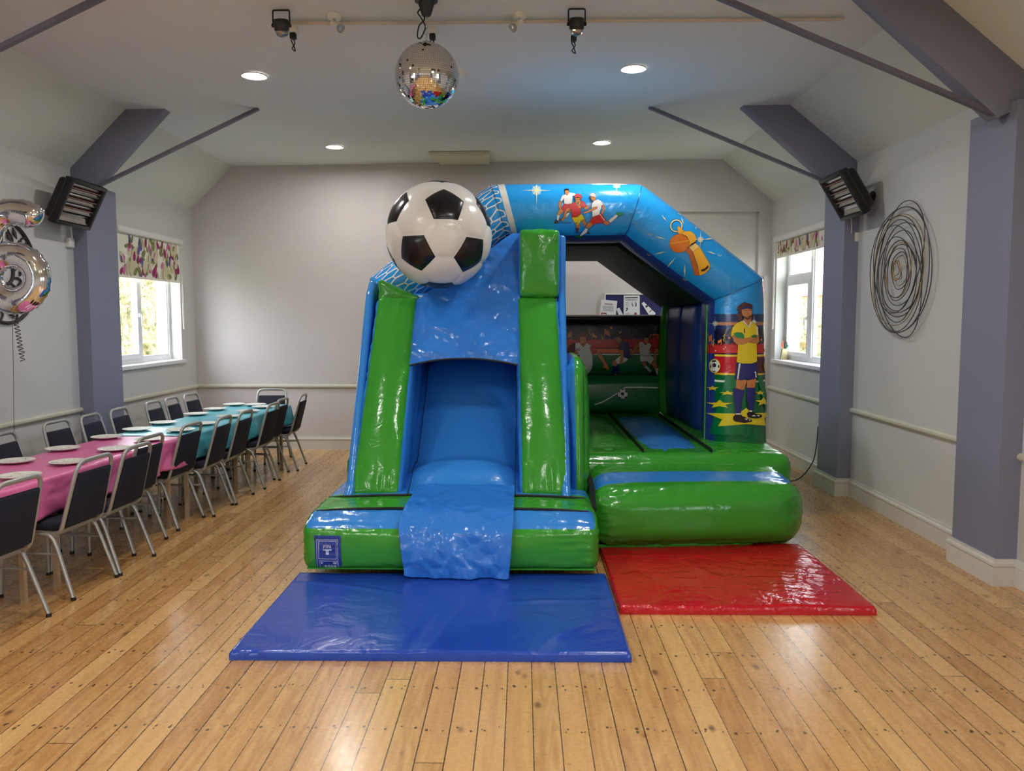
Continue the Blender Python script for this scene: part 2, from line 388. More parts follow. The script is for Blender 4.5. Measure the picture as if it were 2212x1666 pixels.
# small beads where ceiling meets walls
# ---------------- windows
GL=bpy.data.materials.new('window_glass'); GL.use_nodes=True
nt=GL.node_tree; nt.nodes.clear(); out=nt.nodes.new('ShaderNodeOutputMaterial'); mx=nt.nodes.new('ShaderNodeMixShader'); tr=nt.nodes.new('ShaderNodeBsdfTransparent'); gs=nt.nodes.new('ShaderNodeBsdfGlossy'); fr=nt.nodes.new('ShaderNodeFresnel'); gs.inputs['Roughness'].default_value=.02
mx.inputs[0].default_value=.05; nt.links.new(tr.outputs[0],mx.inputs[1]); nt.links.new(gs.outputs[0],mx.inputs[2]); nt.links.new(mx.outputs[0],out.inputs[0])
def window(i,side,y0,y1,z0,z1,detail=True):
    s=-1 if side=='L' else 1; x=XL if side=='L' else XR
    xf=x+s*.13; w=empty('window_%d'%i,(x,(y0+y1)/2,z0)); w['kind']='structure'
    W_=Vector((x,(y0+y1)/2,z0))
    def loc(o): o.location=o.location-W_; o.parent=w; return o
    def bx(m,xa,xb,a,b,c,d,bv=0): m.box((min(xa,xb),a,c),(max(xa,xb),b,d))
    m=MB(); t=.05
    bx(m,xf,xf+s*.06,y0,y0+t,z0,z1); bx(m,xf,xf+s*.06,y1-t,y1,z0,z1); bx(m,xf,xf+s*.06,y0+t,y1-t,z0,z0+t); bx(m,xf,xf+s*.06,y0+t,y1-t,z1-t,z1)
    ym=(y0+y1)/2; 
    bx(m,xf-s*.005,xf+s*.06,ym-.035,ym+.035,z0+t,z1-t)
    if side=='L': sash=[(y0+t,ym-.035,z0+t,z1-.35,1),(ym+.035,y1-t,z0+t,z1-t,0)]
    else: sash=[(ym+.035,y1-t,z0+t,z0+.93,1),(ym+.035,y1-t,z0+.99,z1-t,0),(y0+t,ym-.035,z0+t,z1-t,0)]
    if side=='R': bx(m,xf-s*.005,xf+s*.06,ym+.035,y1-t,z0+.93,z0+.99)
    if side=='L': bx(m,xf-s*.005,xf+s*.06,y0+t,ym-.035,z1-.35,z1-.30)
    loc(m.build('window_frame',UPVC,smooth=False))
    for a,b,c,d,op in sash:
        m=MB(); q=.05 if op else .02; xo=xf-s*.018 if op else xf+s*.01
        bx(m,xo,xf+s*.05,a,a+q,c,d); bx(m,xo,xf+s*.05,b-q,b,c,d); bx(m,xo,xf+s*.05,a+q,b-q,c,c+q); bx(m,xo,xf+s*.05,a+q,b-q,d-q,d)
        so=loc(m.build('window_sash',UPVC,smooth=False))
        g=MB(); bx(g,xf+s*.03,xf+s*.034,a+q,b-q,c+q,d-q); go=g.build('window_pane',GL,smooth=False); loc(go); go.parent=so; go.location=(0,0,0)
        if op and detail:
            h=MB(); yh=(b-.03) if side=='L' else (a+.03)
            h.box((min(xo,xo-s*.02),yh-.012,(c+d)/2-.02),(max(xo,xo-s*.02),yh+.012,(c+d)/2+.02))
            h.tube([(xo-s*.03,yh,(c+d)/2+.01),(xo-s*.035,yh+.004,(c+d)/2-.04),(xo-s*.03,yh+.01,(c+d)/2-.12)],[.010,.009,.006],8)
            ho=h.build('window_handle',WHITE); ho.parent=so
    # plaster reveal lining and sill board
    sl=box('window_sill',(min(x-s*.035,xf),y0-.05,z0-.045),(max(x-s*.035,xf),y1+.05,z0-.002),UPVC,bev=.006); loc(sl)
    return w
window(1,'L',*WIN_L); window(2,'R',*WIN_R)
n=3
for a,b in WB:
    window(n,'L',a,b,1.17,2.52,False); window(n+1,'R',a,b,1.17,2.55,False); n+=2
# roller blinds
BL=[mat('blind_cloth',(232,228,212),.8),mat('blind_plum',(150,34,96),.8),mat('blind_violet',(96,86,150),.8),mat('blind_olive',(120,130,70),.8),mat('blind_beige',(208,196,160),.8),mat('blind_rose',(206,100,160),.8)]
def blind(side,y0,y1,ztop,zbot,label):
    s=-1 if side=='L' else 1; x=(XL if side=='L' else XR)-s*.0
    e=empty('roller_blind',(x,(y0+y1)/2,zbot),label=label,cat='blind',group='floral roller blinds')
    W_=Vector((x,(y0+y1)/2,zbot))
    cas=box('blind_cassette',(min(x-s*.07,x+s*.02),y0-.02,ztop-.055),(max(x-s*.07,x+s*.02),y1+.02,ztop+.015),WHITE,bev=.02,seg=3); cas.location=-W_; cas.parent=e
    m=MB(); xc=x-s*.03; hgt=ztop-zbot-.03
    m.box((xc-.0015,y0+.02,zbot),(xc+.0015,y1-.02,ztop-.03)); rnd=random.Random(3)
    for q in range(int(150*(hgt/.46)*(y1-y0)/1.5)+16):
        cy=rnd.uniform(y0+.07,y1-.07); cz=rnd.uniform(zbot+.02,ztop-.06); kk=rnd.choice([1,1,2,3,3,4,4,4,4,4,5]); a=rnd.uniform(-.6,.6)+ (PI/2 if kk!=3 else rnd.uniform(0,3))
        L=rnd.uniform(.03,.062)*(1.35 if kk==4 else 1); Wd=L*rnd.uniform(.35,.6)
        if cz-L<zbot+.01: cz=zbot+.012+L
        if cz+L>ztop-.04: cz=ztop-.04-L
        v=[];nn=12
        for z in range(nn):
            t=2*PI*z/nn; du=L*math.cos(t); dv=Wd*math.sin(t)*(1-.35*math.cos(t)); v.append((xc-s*(.0022+.00004*q),cy+du*math.cos(a)-dv*math.sin(a),cz+du*math.sin(a)+dv*math.cos(a)))
        m.add(v,[tuple(range(nn))],kk)
    o=m.build('blind_fabric',BL,smooth=False); o.location=-W_; o.parent=e
    b=box('blind_bottom_bar',(xc-.006,y0+.02,zbot-.008),(xc+.006,y1-.02,zbot+.012),BL[0],bev=.003); b.location=-W_; b.parent=e
    c=MB(); yc=y1-.03; c.tube([(x-s*.055,yc,ztop-.03),(x-s*.05,yc+.005,1.55),(x-s*.058,yc+.01,1.53),(x-s*.06,yc+.012,ztop-.03)],.0025,6); o=c.build('blind_cord',WHITE); o.location=-W_; o.parent=e
zl=atX(379,610,XL).z
blind('L',8.2,9.72,2.585,zl,'floral roller blind half lowered over the left window')
blind('R',8.22,9.84,2.615,atX(1690,556,XR).z,'floral roller blind pulled almost up over the right window')
# sill ornament on right window: vase-like card and dried leaves
e=empty('sill_ornament',(XR+.06,9.72,1.17),label='small leaning ornament with orange and green leaves on the right window sill',cat='ornament')
o=prism([(-.05,0),(.05,0),(.02,.13),(-.03,.13)],1,-.02,.02,'ornament_base',mat('ornament_stone',(170,160,120),.7,bump=.4,bscale=60),e,bev=.006)
m=MB()
for a,h,mi in((-.5,.2,0),(-.2,.24,0),(.25,.22,1),(.5,.19,1),(.05,.27,2),(-.35,.17,0)):
    b=Vector((0,0,.1)); t=Vector((math.sin(a)*h*.5,-.02,h)); d=(t-b); w=Vector((.018,.01,0)); mm=b+d*.6
    m.add([b,mm+w,t,mm-w],[(0,1,2,3)],mi); m.tube([b,t],.002,5,mi=2)
m.build('ornament_leaves',[mat('leaf_orange',(190,90,50),.7),mat('leaf_dark_green',(20,90,70),.7),mat('twig_brown',(60,40,30),.8)],e)
# ---------------- outside the windows
HEDGE=mat('hedge_leaves',(150,140,105),.9,bump=1,bscale=9,bdist=.2)
def hedge_mat():
    m=bpy.data.materials.new('autumn_hedge'); m.use_nodes=True; nt=m.node_tree; b=nt.nodes['Principled BSDF']; tc=nt.nodes.new('ShaderNodeTexCoord')
    n=nt.nodes.new('ShaderNodeTexNoise'); n.inputs['Scale'].default_value=7; n.inputs['Detail'].default_value=8; n.inputs['Roughness'].default_value=.8; nt.links.new(tc.outputs['Object'],n.inputs['Vector'])
    cr=nt.nodes.new('ShaderNodeValToRGB'); nt.links.new(n.outputs['Fac'],cr.inputs[0]); r=cr.color_ramp; r.elements[0].color=lin((44,48,32)); r.elements[0].position=.35; r.elements[1].color=lin((176,166,140)); r.elements[1].position=.62
    q=r.elements.new(.44); q.color=lin((84,92,56)); q=r.elements.new(.52); q.color=lin((138,108,80)); nt.links.new(cr.outputs[0],b.inputs['Base Color']); b.inputs['Roughness'].default_value=1
    return m
HM=hedge_mat()
def hedge(name,x0,x1,y0,y1,h,label):
    """a leafy hedge: many small leaf quads scattered through the crown over a noisy core"""
    rnd=random.Random(int(h*100)); mb=MB(); nx,nz=60,16
    for yy in (0,1):
        pass
    v=[];f=[]
    xf=x1 if x1<0 else x0   # face towards hall
    ny=80;nz=18
    for i in range(ny+1):
        for k in range(nz+1):
            y=y0+(y1-y0)*i/ny; z=h*k/nz; p=Vector((xf,y,z)); d=noise.noise(p*1.3)*.35+noise.noise(p*4)*.12
            top=noise.noise(Vector((y*.8,3,1)))*.35+noise.noise(Vector((y*4,3,1)))*.15
            v.append((xf+(-1 if x1<0 else 1)*(k/nz)**3*.5+d,y,z*(1+top*.25)))
    for i in range(ny):
        for k in range(nz): a=i*(nz+1)+k; f.append((a,a+1,a+nz+2,a+nz+1))
    mb.add(v,f)
    for q in range(5000):
        i=rnd.randrange(len(v)); p=Vector(v[i])+Vector((rnd.gauss(0,.1),rnd.gauss(0,.12),rnd.gauss(0,.12))); a=Vector((rnd.gauss(0,1),rnd.gauss(0,1),rnd.gauss(0,1))).normalized()*.04; b=a.orthogonal().normalized()*.02
        if p.z<.02: continue
        mb.add([p-a,p+b,p+a,p-b],[(0,1,2,3)])
    o=mb.build(name,HM,smooth=False); tag(o,label,'hedge'); return o
hedge('hedge',-9.2,-8.2,6,22,2.9,'tall pale brown hedge outside the left window')
hedge('hedge',7.2,8.2,6,24,2.2,'clipped brown and green hedge outside the right window')
struct(box('floor_outside',(-40,-30,-.25),(40,45,-.12),mat('outdoor_grass',(150,160,120),.9,bump=.5,bscale=5)),'grass ground around the hall')
e=empty('house',(14.5,26,-.12),.2,label='distant red roofed house seen through the right window',cat='house')
box('house_walls',(-5,-4,0),(5,4,2.6),mat('house_render',(225,190,150),.8),e)
prism([(-5.5,2.5),(5.5,2.5),(0,4.3)],1,-4.5,4.5,'house_roof',mat('red_roof_tiles',(150,70,72),.8,bump=.5,bscale=6),e)
# ================================================================= CEILING FITTINGS
LAMP=mat('lamp_lens',(255,247,232),.4,emit=1.0)
LAMP.node_tree.nodes['Principled BSDF'].inputs['Emission Strength'].default_value=250
LAMP.node_tree.nodes['Principled BSDF'].inputs['Emission Color'].default_value=(1,.97,.92,1)
def cz(x): return CZL+(CZR-CZL)*(x-CXL)/(CXR-CXL)
def downlight(x,y,lab):
    e=empty('downlight',(x,y,cz(x)),label=lab,cat='ceiling light',group='round recessed downlights')
    m=MB(); m.lathe([(.078,-.001),(.098,-.001),(.1,-.006),(.096,-.012),(.08,-.008)],32,cap=False); m.build('downlight_rim',WHITE,e)
    m=MB(); m.lathe([(.0,-.004),(.03,-.0055),(.072,-.004),(.072,-.002)],32); m.build('downlight_lens',LAMP,e)
DL=[(-2.11,6.5,'lit round downlight nearer the camera, left of the mirror ball'),(.85,6.45,'lit round downlight nearer the camera, right of the mirror ball'),
    (-2.09,9.13,'lit round downlight near the back wall, left of the ceiling hatch'),(.86,9.08,'lit round downlight near the back wall, right of the ceiling hatch')]
for y in(3.8,1.15,-1.5):
    for x in(-2.11,.85): DL.append((x,y,'lit round downlight behind the camera position'))
for d in DL: downlight(*d)
def ceilpt(px,py):
    d=ray(px,py); t=(3.57-H)/d.z; p=CO+d*t; t=(cz(p.x)-H)/d.z; return CO+d*t
# conduit
a=ceilpt(612,42); b=ceilpt(1848,34); b.x=2.06; a.z=cz(a.x)-.02; b.z=cz(b.x)-.02
m=MB(); m.tube([a,a.lerp(b,.25)+Vector((0,.004,-.003)),a.lerp(b,.5),a.lerp(b,.8)+Vector((0,-.004,-.002)),b],.013,10); o=m.build('cable_trunking',mat('trunking_beige',(205,192,180),.5)); tag(o,'beige cable trunking running across the ceiling behind the mirror ball','trunking')
# mirror ball
R=.193; bc=atY(922,164,5.05)
e=empty('mirror_ball',bc,label='round mirror ball hanging from a black ceiling motor',cat='mirror ball')
m=MB(); m.lathe([(R*.985*math.sin(PI*i/24)+1e-4,R*.985*math.cos(PI*i/24)) for i in range(25)],48); m.build('ball_core',mat('dark_grout',(60,58,56),.8),e)
MIR=mat('mirror_tile',(235,235,235),.03,1)
m=MB(); rows=48; rnd=random.Random(5)
for i in range(1,rows):
    th=PI*(i+.5)/rows; 
    if th>PI-.04: continue
    rr=R*math.sin(th); nk=max(5,int(2*PI*rr/(PI*R/rows)))
    if rnd.random()<0: pass
    for q in range(nk):
        ph=2*PI*(q+ (i%2)*.5)/nk
        if rnd.random()<.012 : continue
        nrm=Vector((math.sin(th)*math.cos(ph),math.sin(th)*math.sin(ph),math.cos(th)))
        tu=Vector((-math.sin(ph),math.cos(ph),0)); tv=nrm.cross(tu)
        nn=(nrm+tu*rnd.gauss(0,.018)+tv*rnd.gauss(0,.018)).normalized(); u_=(tu-nn*tu.dot(nn)).normalized(); v_=nn.cross(u_)
        hu=PI*rr/nk*.93; hv=PI*R/rows/2*.92; c=nrm*R
        m.add([c-u_*hu-v_*hv,c+u_*hu-v_*hv,c+u_*hu+v_*hv,c-u_*hu+v_*hv],[(0,1,2,3)])
m.build('mirror_tiles',MIR,e,smooth=False)
m=MB(); m.lathe([(.001,R+.006),(.028,R+.006),(.03,R-.004),(.001,R-.006)],20); m.build('ball_cap',STEEL,e)
mot=ceilpt(921,26)
motc=Vector((bc.x,bc.y,cz(bc.x)))
e2=empty('mirror_ball_motor',motc,label='black cone shaped mirror ball motor fixed to the ceiling',cat='motor')
m=MB(); m.lathe([(.068,-.001),(.07,-.012),(.05,-.02),(.034,-.075),(.026,-.095),(.001,-.096)],32); m.build('motor_housing',BLACK,e2)
m=MB(); m.tube(catmull([(-.03,0,-.05),(-.05,-.01,-.08),(-.03,0,-.11),(-.008,.01,-.16),(-.035,0,-.225),(-.055,0,-.215),(-.045,.01,-.15),(-.012,.01,-.11),(-.03,.02,-.05)],8),.0045,6); m.build('motor_cable',BLACK,e2)
m=MB(); top=-.096; bot=(bc.z+R)-motc.z
zz=top; kk=0
while zz>bot+.004:
    c=Vector((0,0,zz-.010)); ax=(Vector((.006,0,0)) if kk%2 else Vector((0,.006,0)))
    m.tube([c+ax*math.cos(t)+Vector((0,0,.011*math.sin(t))) for t in [2*PI*w/10 for w in range(10)]],.0016,5,closed=True); zz-=.0175; kk+=1
m.build('hanging_chain',STEEL,e2)
# party lights
def party(px,py,lab):
    t=ceilpt(px,py-24); e=empty('party_light',(t.x,t.y,cz(t.x)),label=lab,cat='stage light',group='small black ceiling party lights')
    m=MB(); m.tube(fillet([(-.052,0,-.1),(-.052,0,-.004),(.052,0,-.004),(.052,0,-.1)],.012,4),.005,6,flat=1.6); m.build('light_bracket',BLACK,e)
    for s in(-1,1):
        m=MB(); m.lathe([(.012,0),(.012,.012),(.006,.016)],12,Matrix.Translation((s*.046,0,-.095))@Matrix.Rotation(s*PI/2,4,'Y')); m.build('bracket_knob',BLACK,e)
    M_=Matrix.Translation((0,-.0,-.09))@Matrix.Rotation(.25,4,'X')
    m=MB(); m.lathe([(.02,.035),(.043,.03),(.046,.02),(.046,-.03),(.042,-.038),(.001,-.038)],24,M_); m.build('light_body',BLACK,e)
    m=MB(); m.lathe([(.041*math.sin(a)+.001,-.036-.04*math.cos(a)) for a in [PI/2*(1-q/6) for q in range(7)]],14,M_); o=m.build('light_dome',mat('faceted_clear_dome',(170,170,172),.08,.9),e,smooth=False)
party(607,45,'small black party light at the left end of the ceiling row'); party(1246,42,'small black party light near the right end of the ceiling row')
def plugbox(px,py,lab,col_=None,drop=.09):
    t=ceilpt(px,py); e=empty('ceiling_plug',(t.x,t.y+.03,cz(t.x)),label=lab,cat='plug',group='black plugs in ceiling sockets')
    box('socket_box',(-.03,-.03,-.035),(.03,.03,0),WHITE,e,bev=.004)
    box('plug_body',(-.02,-.022,-.075),(.02,.022,-.035),BLACK,e,bev=.008)
    m=MB(); m.tube(catmull([(0,0,-.07),(.01,0,-.1),(-.01,.01,-.13),(.012,0,-.15),(.0,0,-.11),(-.015,0,-.08)],6),.004,6); m.build('plug_cable',BLACK,e)
plugbox(630,56,'black plug in a white ceiling socket beside the left party light'); plugbox(933,58,'black plug in a white ceiling socket behind the mirror ball chain'); plugbox(1240,62,'black plug and coiled cable beside the right party light')
def spot(px,py,dirx,lab):
    t=ceilpt(px,py-6); e=empty('ceiling_spotlight',(t.x,t.y,cz(t.x)),label=lab,cat='spotlight',group='unlit white ceiling spotlights')
    m=MB(); m.lathe([(.042,0),(.042,-.022),(.038,-.028),(.001,-.028)],28); m.build('spot_base',WHITE,e)
    m=MB(); m.tube([(0,0,-.025),(0,0,-.06)],.006,8); m.build('spot_stem',STEEL,e)
    M_=Matrix.Translation((0,0,-.055))@rot_to((dirx,-.3,-.55))
    m=MB(); m.lathe([(.001,-.02),(.018,-.02),(.018,.04),(.02,.042),(.001,.042)],20,M_); m.build('spot_body',WHITE,e)
    m=MB(); m.lathe([(.018,.042),(.028,.055),(.028,.066),(.02,.062),(.001,.062)],20,M_); m.build('spot_bulb',mat('bulb_glass',(190,188,182),.15,.6),e)
spot(722,38,.7,'white ceiling spotlight left of the mirror ball'); spot(1122,36,-.6,'white ceiling spotlight right of the mirror ball')
t=ceilpt(996,153); e=empty('smoke_detector',(t.x,t.y,cz(t.x)),label='white smoke detector on the ceiling just right of the mirror ball',cat='smoke detector')
m=MB(); m.lathe([(.05,0),(.05,-.018),(.04,-.022),(.04,-.03),(.036,-.05),(.001,-.052)],28); m.build('detector_body',WHITE,e)
# ceiling hatch
q=[ceilpt(*p) for p in((926,327),(1057,326),(1059,357),(957,358))]
m=MB(); zt=.0; v=[(p.x,min(p.y,YB-.1),cz(p.x)-.035) for p in q]+[(p.x,min(p.y,YB-.1),cz(p.x)-.004) for p in q]
m.add(v,[(0,1,2,3),(4,7,6,5),(0,4,5,1),(1,5,6,2),(2,6,7,3),(3,7,4,0)])
o=m.build('ceiling_hatch',mat('cream_hatch_paint',(214,210,180),.5),smooth=False); tag(o,'cream access hatch panel on the ceiling against the back wall','hatch')
e=o
cc=sum((Vector(x) for x in v[:4]),Vector())/4
m=MB(); vv=[cc+(Vector(x)-cc)*.78+Vector((0,0,-.004)) for x in v[:4]]; m.add(vv+[x+Vector((0,0,.012)) for x in vv],[(0,1,2,3),(0,4,5,1),(1,5,6,2),(2,6,7,3),(3,7,4,0)]); m.build('hatch_panel',MATS['cream_hatch_paint'],o,smooth=False)
# ================================================================= HEATERS
def heater(side,lab):
    if side=='L': tn=Vector((-3.79,6.88,2.80)); bn=Vector((-3.94,6.88,2.49)); y1=7.36; s=-1
    else: tn=Vector((2.69,7.0,2.87)); bn=Vector((2.875,7.0,2.57)); y1=7.42; s=1
    dn=(bn-tn); L=dn.length; dn.normalize(); nf=Vector((-s*abs(dn.z),0,-abs(dn.x))).normalized()  # out of face
    yv=Vector((0,1,0)); W_=y1-tn.y; c=(tn+bn)/2+yv*W_/2
    e=empty('infrared_heater',c,label=lab,cat='heater',group='black infrared wall heaters')
    B=Matrix(((dn.x,0,nf.x,0),(dn.y,1,nf.y,0),(dn.z,0,nf.z,0),(0,0,0,1)))
    hx,hy=L/2+.04,W_/2+.05
    bm=bmesh.new(); add_box(bm,(-hx,-hy,-.12),(hx,hy,-.012),None,.04,0,4)
    for v in bm.verts:
        if v.co.z<-.05: v.co.x*=.86; v.co.y*=.9
    for q0,q1 in (((-hx+.006,-hy+.006,-.05),(-hx+.04,hy-.006,.022)),((hx-.04,-hy+.006,-.05),(hx-.006,hy-.006,.022)),((-hx+.02,-hy+.006,-.05),(hx-.02,-hy+.05,.022)),((-hx+.02,hy-.05,-.05),(hx-.02,hy-.006,.022))): add_box(bm,q0,q1,None,.010,0,2)
    for v in bm.verts: v.co=B@v.co
    bmesh.ops.recalc_face_normals(bm,faces=bm.faces); from_bm('heater_housing',bm,BLACK,e,auto=40)
    nb=4 if side=='L' else 4
    st=L/nb
    for i in range(nb):
        x0=-L/2+i*st
        m=MB(); prof=[]
        for k in range(9):
            t=k/8; prof.append((x0+.006+(st-.012)*t, .021+.004+ .018*math.cos(PI*(t*2-1)/1)*-0 + (.0 if 0 else -.0)))
        v=[];f=[]
        for k in range(9):
            t=k/8; zz_=-.008+.018*abs(2*t-1)**1.5
            for yy in(-hy+.05,hy-.05): v.append(B@Vector((x0+.006+(st-.012)*t,yy,zz_)))
        for k in range(8): f.append((2*k,2*k+1,2*k+3,2*k+2))
        m.add(v,f); m.build('heater_reflector',CHROME,e,auto=60)
        if i<3:
            m=MB(); yc=-hy+.08; m.tube([B@Vector((x0+st*.5,-hy+.06,.004)),B@Vector((x0+st*.5,hy-.06,.004))],.006,8); m.build('heater_lamp',mat('heater_quartz',(120,70,60),.2),e)
    # bracket to wall
    xw=(XL if side=='L' else XR)-c.x; m=MB(); m.tube([Vector((s*.06,-.0,.02)),Vector((xw*.9,.02,.0))],.014,8); m.lathe([(.045,0),(.045,.02),(.001,.02)],16,Matrix.Translation((xw,.02,0))@Matrix.Rotation(-s*PI/2,4,'Y')); m.build('heater_bracket',BLACK,e)
    return e,c
heater('L','black slanted infrared heater mounted high on the left wall beside the pillar')
heater('R','black slanted infrared heater mounted high on the right wall beside the pillar')
# switch boxes with flex below the heaters
for s,px,py,lab in((-1,152,525,'white socket box with flex under the left heater'),(1,1846,513,'white socket box with flex under the right heater')):
    x=XL if s<0 else XR; p=atX(px,py,x-s*.02); e=empty('socket_box',(x,p.y,p.z),label=lab,cat='socket',group='heater sockets')
    box('socket_housing',(-.035 if s>0 else 0,-.045,-.04),(0 if s>0 else .035,.045,.04),WHITE,e,bev=.004)
    m=MB(); m.tube(catmull([(-s*.02,-.01,.04),(-s*.05,-.02,.06),(-s*.07,-.05,.03),(-s*.10,-.12,.09),(-s*.14,-.2,.22)],8),.004,6); m.build('socket_flex',WHITE,e)
# ================================================================= WALL ART
ART=mat('black_bronze_wire',(74,70,62),.4,.5); GOLD=mat('gold_wire',(170,130,60),.35,.8)
c=atX(1957,585,XR)
e=empty('wire_wall_art',(XR-.02,6.60,2.04),label='large round art of looping dark wires on the right wall',cat='wall art')
rnd=random.Random(11)
def loopring(m,R1,R2,rot,oy,oz,r,mi,depth):
    pts=[]
    for k in range(48):
        a=2*PI*k/48; y=R1*1.07*math.cos(a); z=R2*math.sin(a); pts.append((-depth-.006*math.sin(3*a),oy+y*math.cos(rot)-z*math.sin(rot),oz+y*math.sin(rot)+z*math.cos(rot)))
    m.tube(pts,r,6,closed=True,mi=mi)
m=MB()
for (R1,R2,rot,oy,oz) in [(.50,.50,0,0,0),(.45,.50,.5,-.03,.0),(.42,.38,.3,.0,.05),(.38,.45,-.25,.02,-.04),(.33,.38,.6,-.04,.0),(.30,.36,-.7,.03,-.07),
                          (.27,.30,.2,.0,.02),(.24,.29,1.1,-.01,-.06),(.21,.24,0,0,0),(.17,.2,.5,0,-.02),(.14,.15,0,.0,0),(.46,.34,1.0,0,-.08),(.44,.36,-1.0,.02,.1)]:
    loopring(m,R1,R2,rot,oy,oz,.0036,0,rnd.uniform(.012,.045))
m.build('dark_wire_loops',ART,e)
m=MB()
for (R1,R2,rot,oy,oz) in [(.40,.46,.9,0,0),(.19,.23,.8,-.02,0),(.11,.12,0,0,0),(.07,.08,0,0,0),(.05,.05,0,.01,.01),(.085,.06,.6,0,0)]:
    loopring(m,R1,R2,rot,oy,oz,.003,0,rnd.uniform(.012,.045))
m.build('gold_wire_loops',GOLD,e)
e=empty('carved_wall_plaque',(XL+.012,6.44,2.03),label='dark round carved plaque with leaf openwork on the left wall behind the balloon',cat='wall art')
DW=mat('dark_carved_wood',(52,44,42),.6)
m=MB(); R0=.41
m.tube([(0,R0*math.cos(a),R0*math.sin(a)) for a in [2*PI*k/64 for k in range(64)]],.018,8,closed=True,flat=.8); m.build('plaque_ring',DW,e)
m=MB(); m.tube([(0,.1*math.cos(a),.1*math.sin(a)) for a in [2*PI*k/32 for k in range(32)]],.014,8,closed=True)
for k in range(12):
    a=2*PI*k/12
    def P_(r,t): return Vector((0,r*math.cos(t),r*math.sin(t)))
    m.tube(catmull([P_(.10,a),P_(.18,a+.25),P_(.27,a+.1),P_(.34,a+.35),P_(.40,a+.3)],6),.010,6,flat=.8)
    for rr_,da_ in((.2,.05),(.28,.32),(.34,.12)):
        c0=P_(rr_,a+da_); d=P_(1,a+da_+.9); n_=Vector((0,-d.z,d.y)); L=.05
        m.add([c0-d*L,c0+n_*.018,c0+d*L,c0-n_*.018]+[q+Vector((.012,0,0)) for q in(c0-d*L,c0+n_*.018,c0+d*L,c0-n_*.018)],[(0,1,2,3),(4,7,6,5),(0,4,5,1),(1,5,6,2),(2,6,7,3),(3,7,4,0)])
m.build('plaque_openwork',DW,e)
# notice board
def onwall(px,py,off=.0): return atY(px,py,YB-off)
a=onwall(1308,637); b=(1.95,1.15)
e=empty('notice_board',(a.x,YB-.02,1.15),label='navy notice board on the back wall seen through the castle opening',cat='notice board')
w=b[0]-a.x; h=a.z-1.15
box('board_felt',(0,0,0),(w,.02,h),mat('navy_felt',(38,40,92),.9),e)
m=MB(); m.box((-.015,-.008,-.015),(w+.015,.012,0)); m.box((-.015,-.008,h),(w+.015,.012,h+.018)); m.box((-.015,-.008,0),(0,.012,h)); m.box((w,-.008,0),(w+.015,.012,h)); m.build('board_frame',WHITE,e,smooth=False)
PAPER=mat('paper',(225,225,228),.8); INK=mat('ink',(70,70,76),.8); RED=mat('red_ink',(150,60,60),.8)
def paper(pts,marks,lab,yo):
    q=[onwall(1290+x*.0633,620+y*.0633,yo) for x,y in pts]
    zmin=min(p.z for p in q); e=empty('pinned_paper',(q[0].x,YB-yo,q[0].z),label=lab,cat='paper',group='papers pinned on the notice board')
    m=MB(); o0=Vector((q[0].x,YB-yo,q[0].z)); v=[p-o0 for p in q]; n_=len(v)
    m.add(v+[p+Vector((0,.001,0)) for p in v],[tuple(range(n_)),tuple(range(n_,2*n_))[::-1]]+[(i,(i+1)%n_,(i+1)%n_+n_,i+n_) for i in range(n_)]); 
    for mi,poly in marks:
        pv=[onwall(1290+x*.0633,620+y*.0633,yo)-o0+Vector((0,-.0012,0)) for x,y in poly]; m.add(pv,[tuple(range(len(pv)))],mi)
    m.build('paper_sheet',[PAPER,INK,RED],e,smooth=False)
def ln(x0,y0,x1,y1,w,mi=1): return (mi,[(x0,y0),(x1,y1),(x1,y1+w),(x0,y0+w)])
mk=[ln(255,560,535,585,24,2)]+[ln(190,y,560,y+25,8) for y in(640,670,700,730,770,800)]+[(2,[(140,870),(325,885),(315,1020),(125,1005)]),(0,[(160,915),(300,930),(290,985),(150,970)])]
paper([(140,430),(685,480),(600,1400),(40,1400)],mk,'tilted white paper overlapping the left edge of the notice board',.034)
mk=[(1,[(950,350),(1390,340),(1390,380),(950,385)])]+[ln(960,y,1380,y-4,8) for y in(425,440,460)]+[ln(960,y,1090,y,8) for y in(530,570,610,650)]+[(1,[(1190,490),(1210,600),(1240,660),(1215,670),(1180,600)]),(1,[(1290,480),(1340,560),(1350,640),(1290,690),(1310,600)]),(1,[(975,720),(1040,700),(1050,760),(1000,830),(960,820),(1010,770)])]+[ln(960,y,1110,y,8) for y in(890,920,950)]+[(2,[(1270,880),(1350,870),(1350,1000),(1260,1010)])]
paper([(905,290),(1450,290),(1455,1100),(900,1100)],mk,'upright white poster with drawings in the middle of the notice board',.026)
paper([(660,750),(755,705),(960,1080),(800,1190)],[ln(640,960,740,930,8)],'small slanted cream note between the two posters',.024)
paper([(1515,560),(1590,510),(2000,900),(1850,1100)],[(1,[(1630,660),(1700,610),(1740,670),(1670,720)]),(2,[(1770,840),(1870,770),(1885,790),(1790,865)])],'diagonal white leaflet at the right of the notice board',.024)
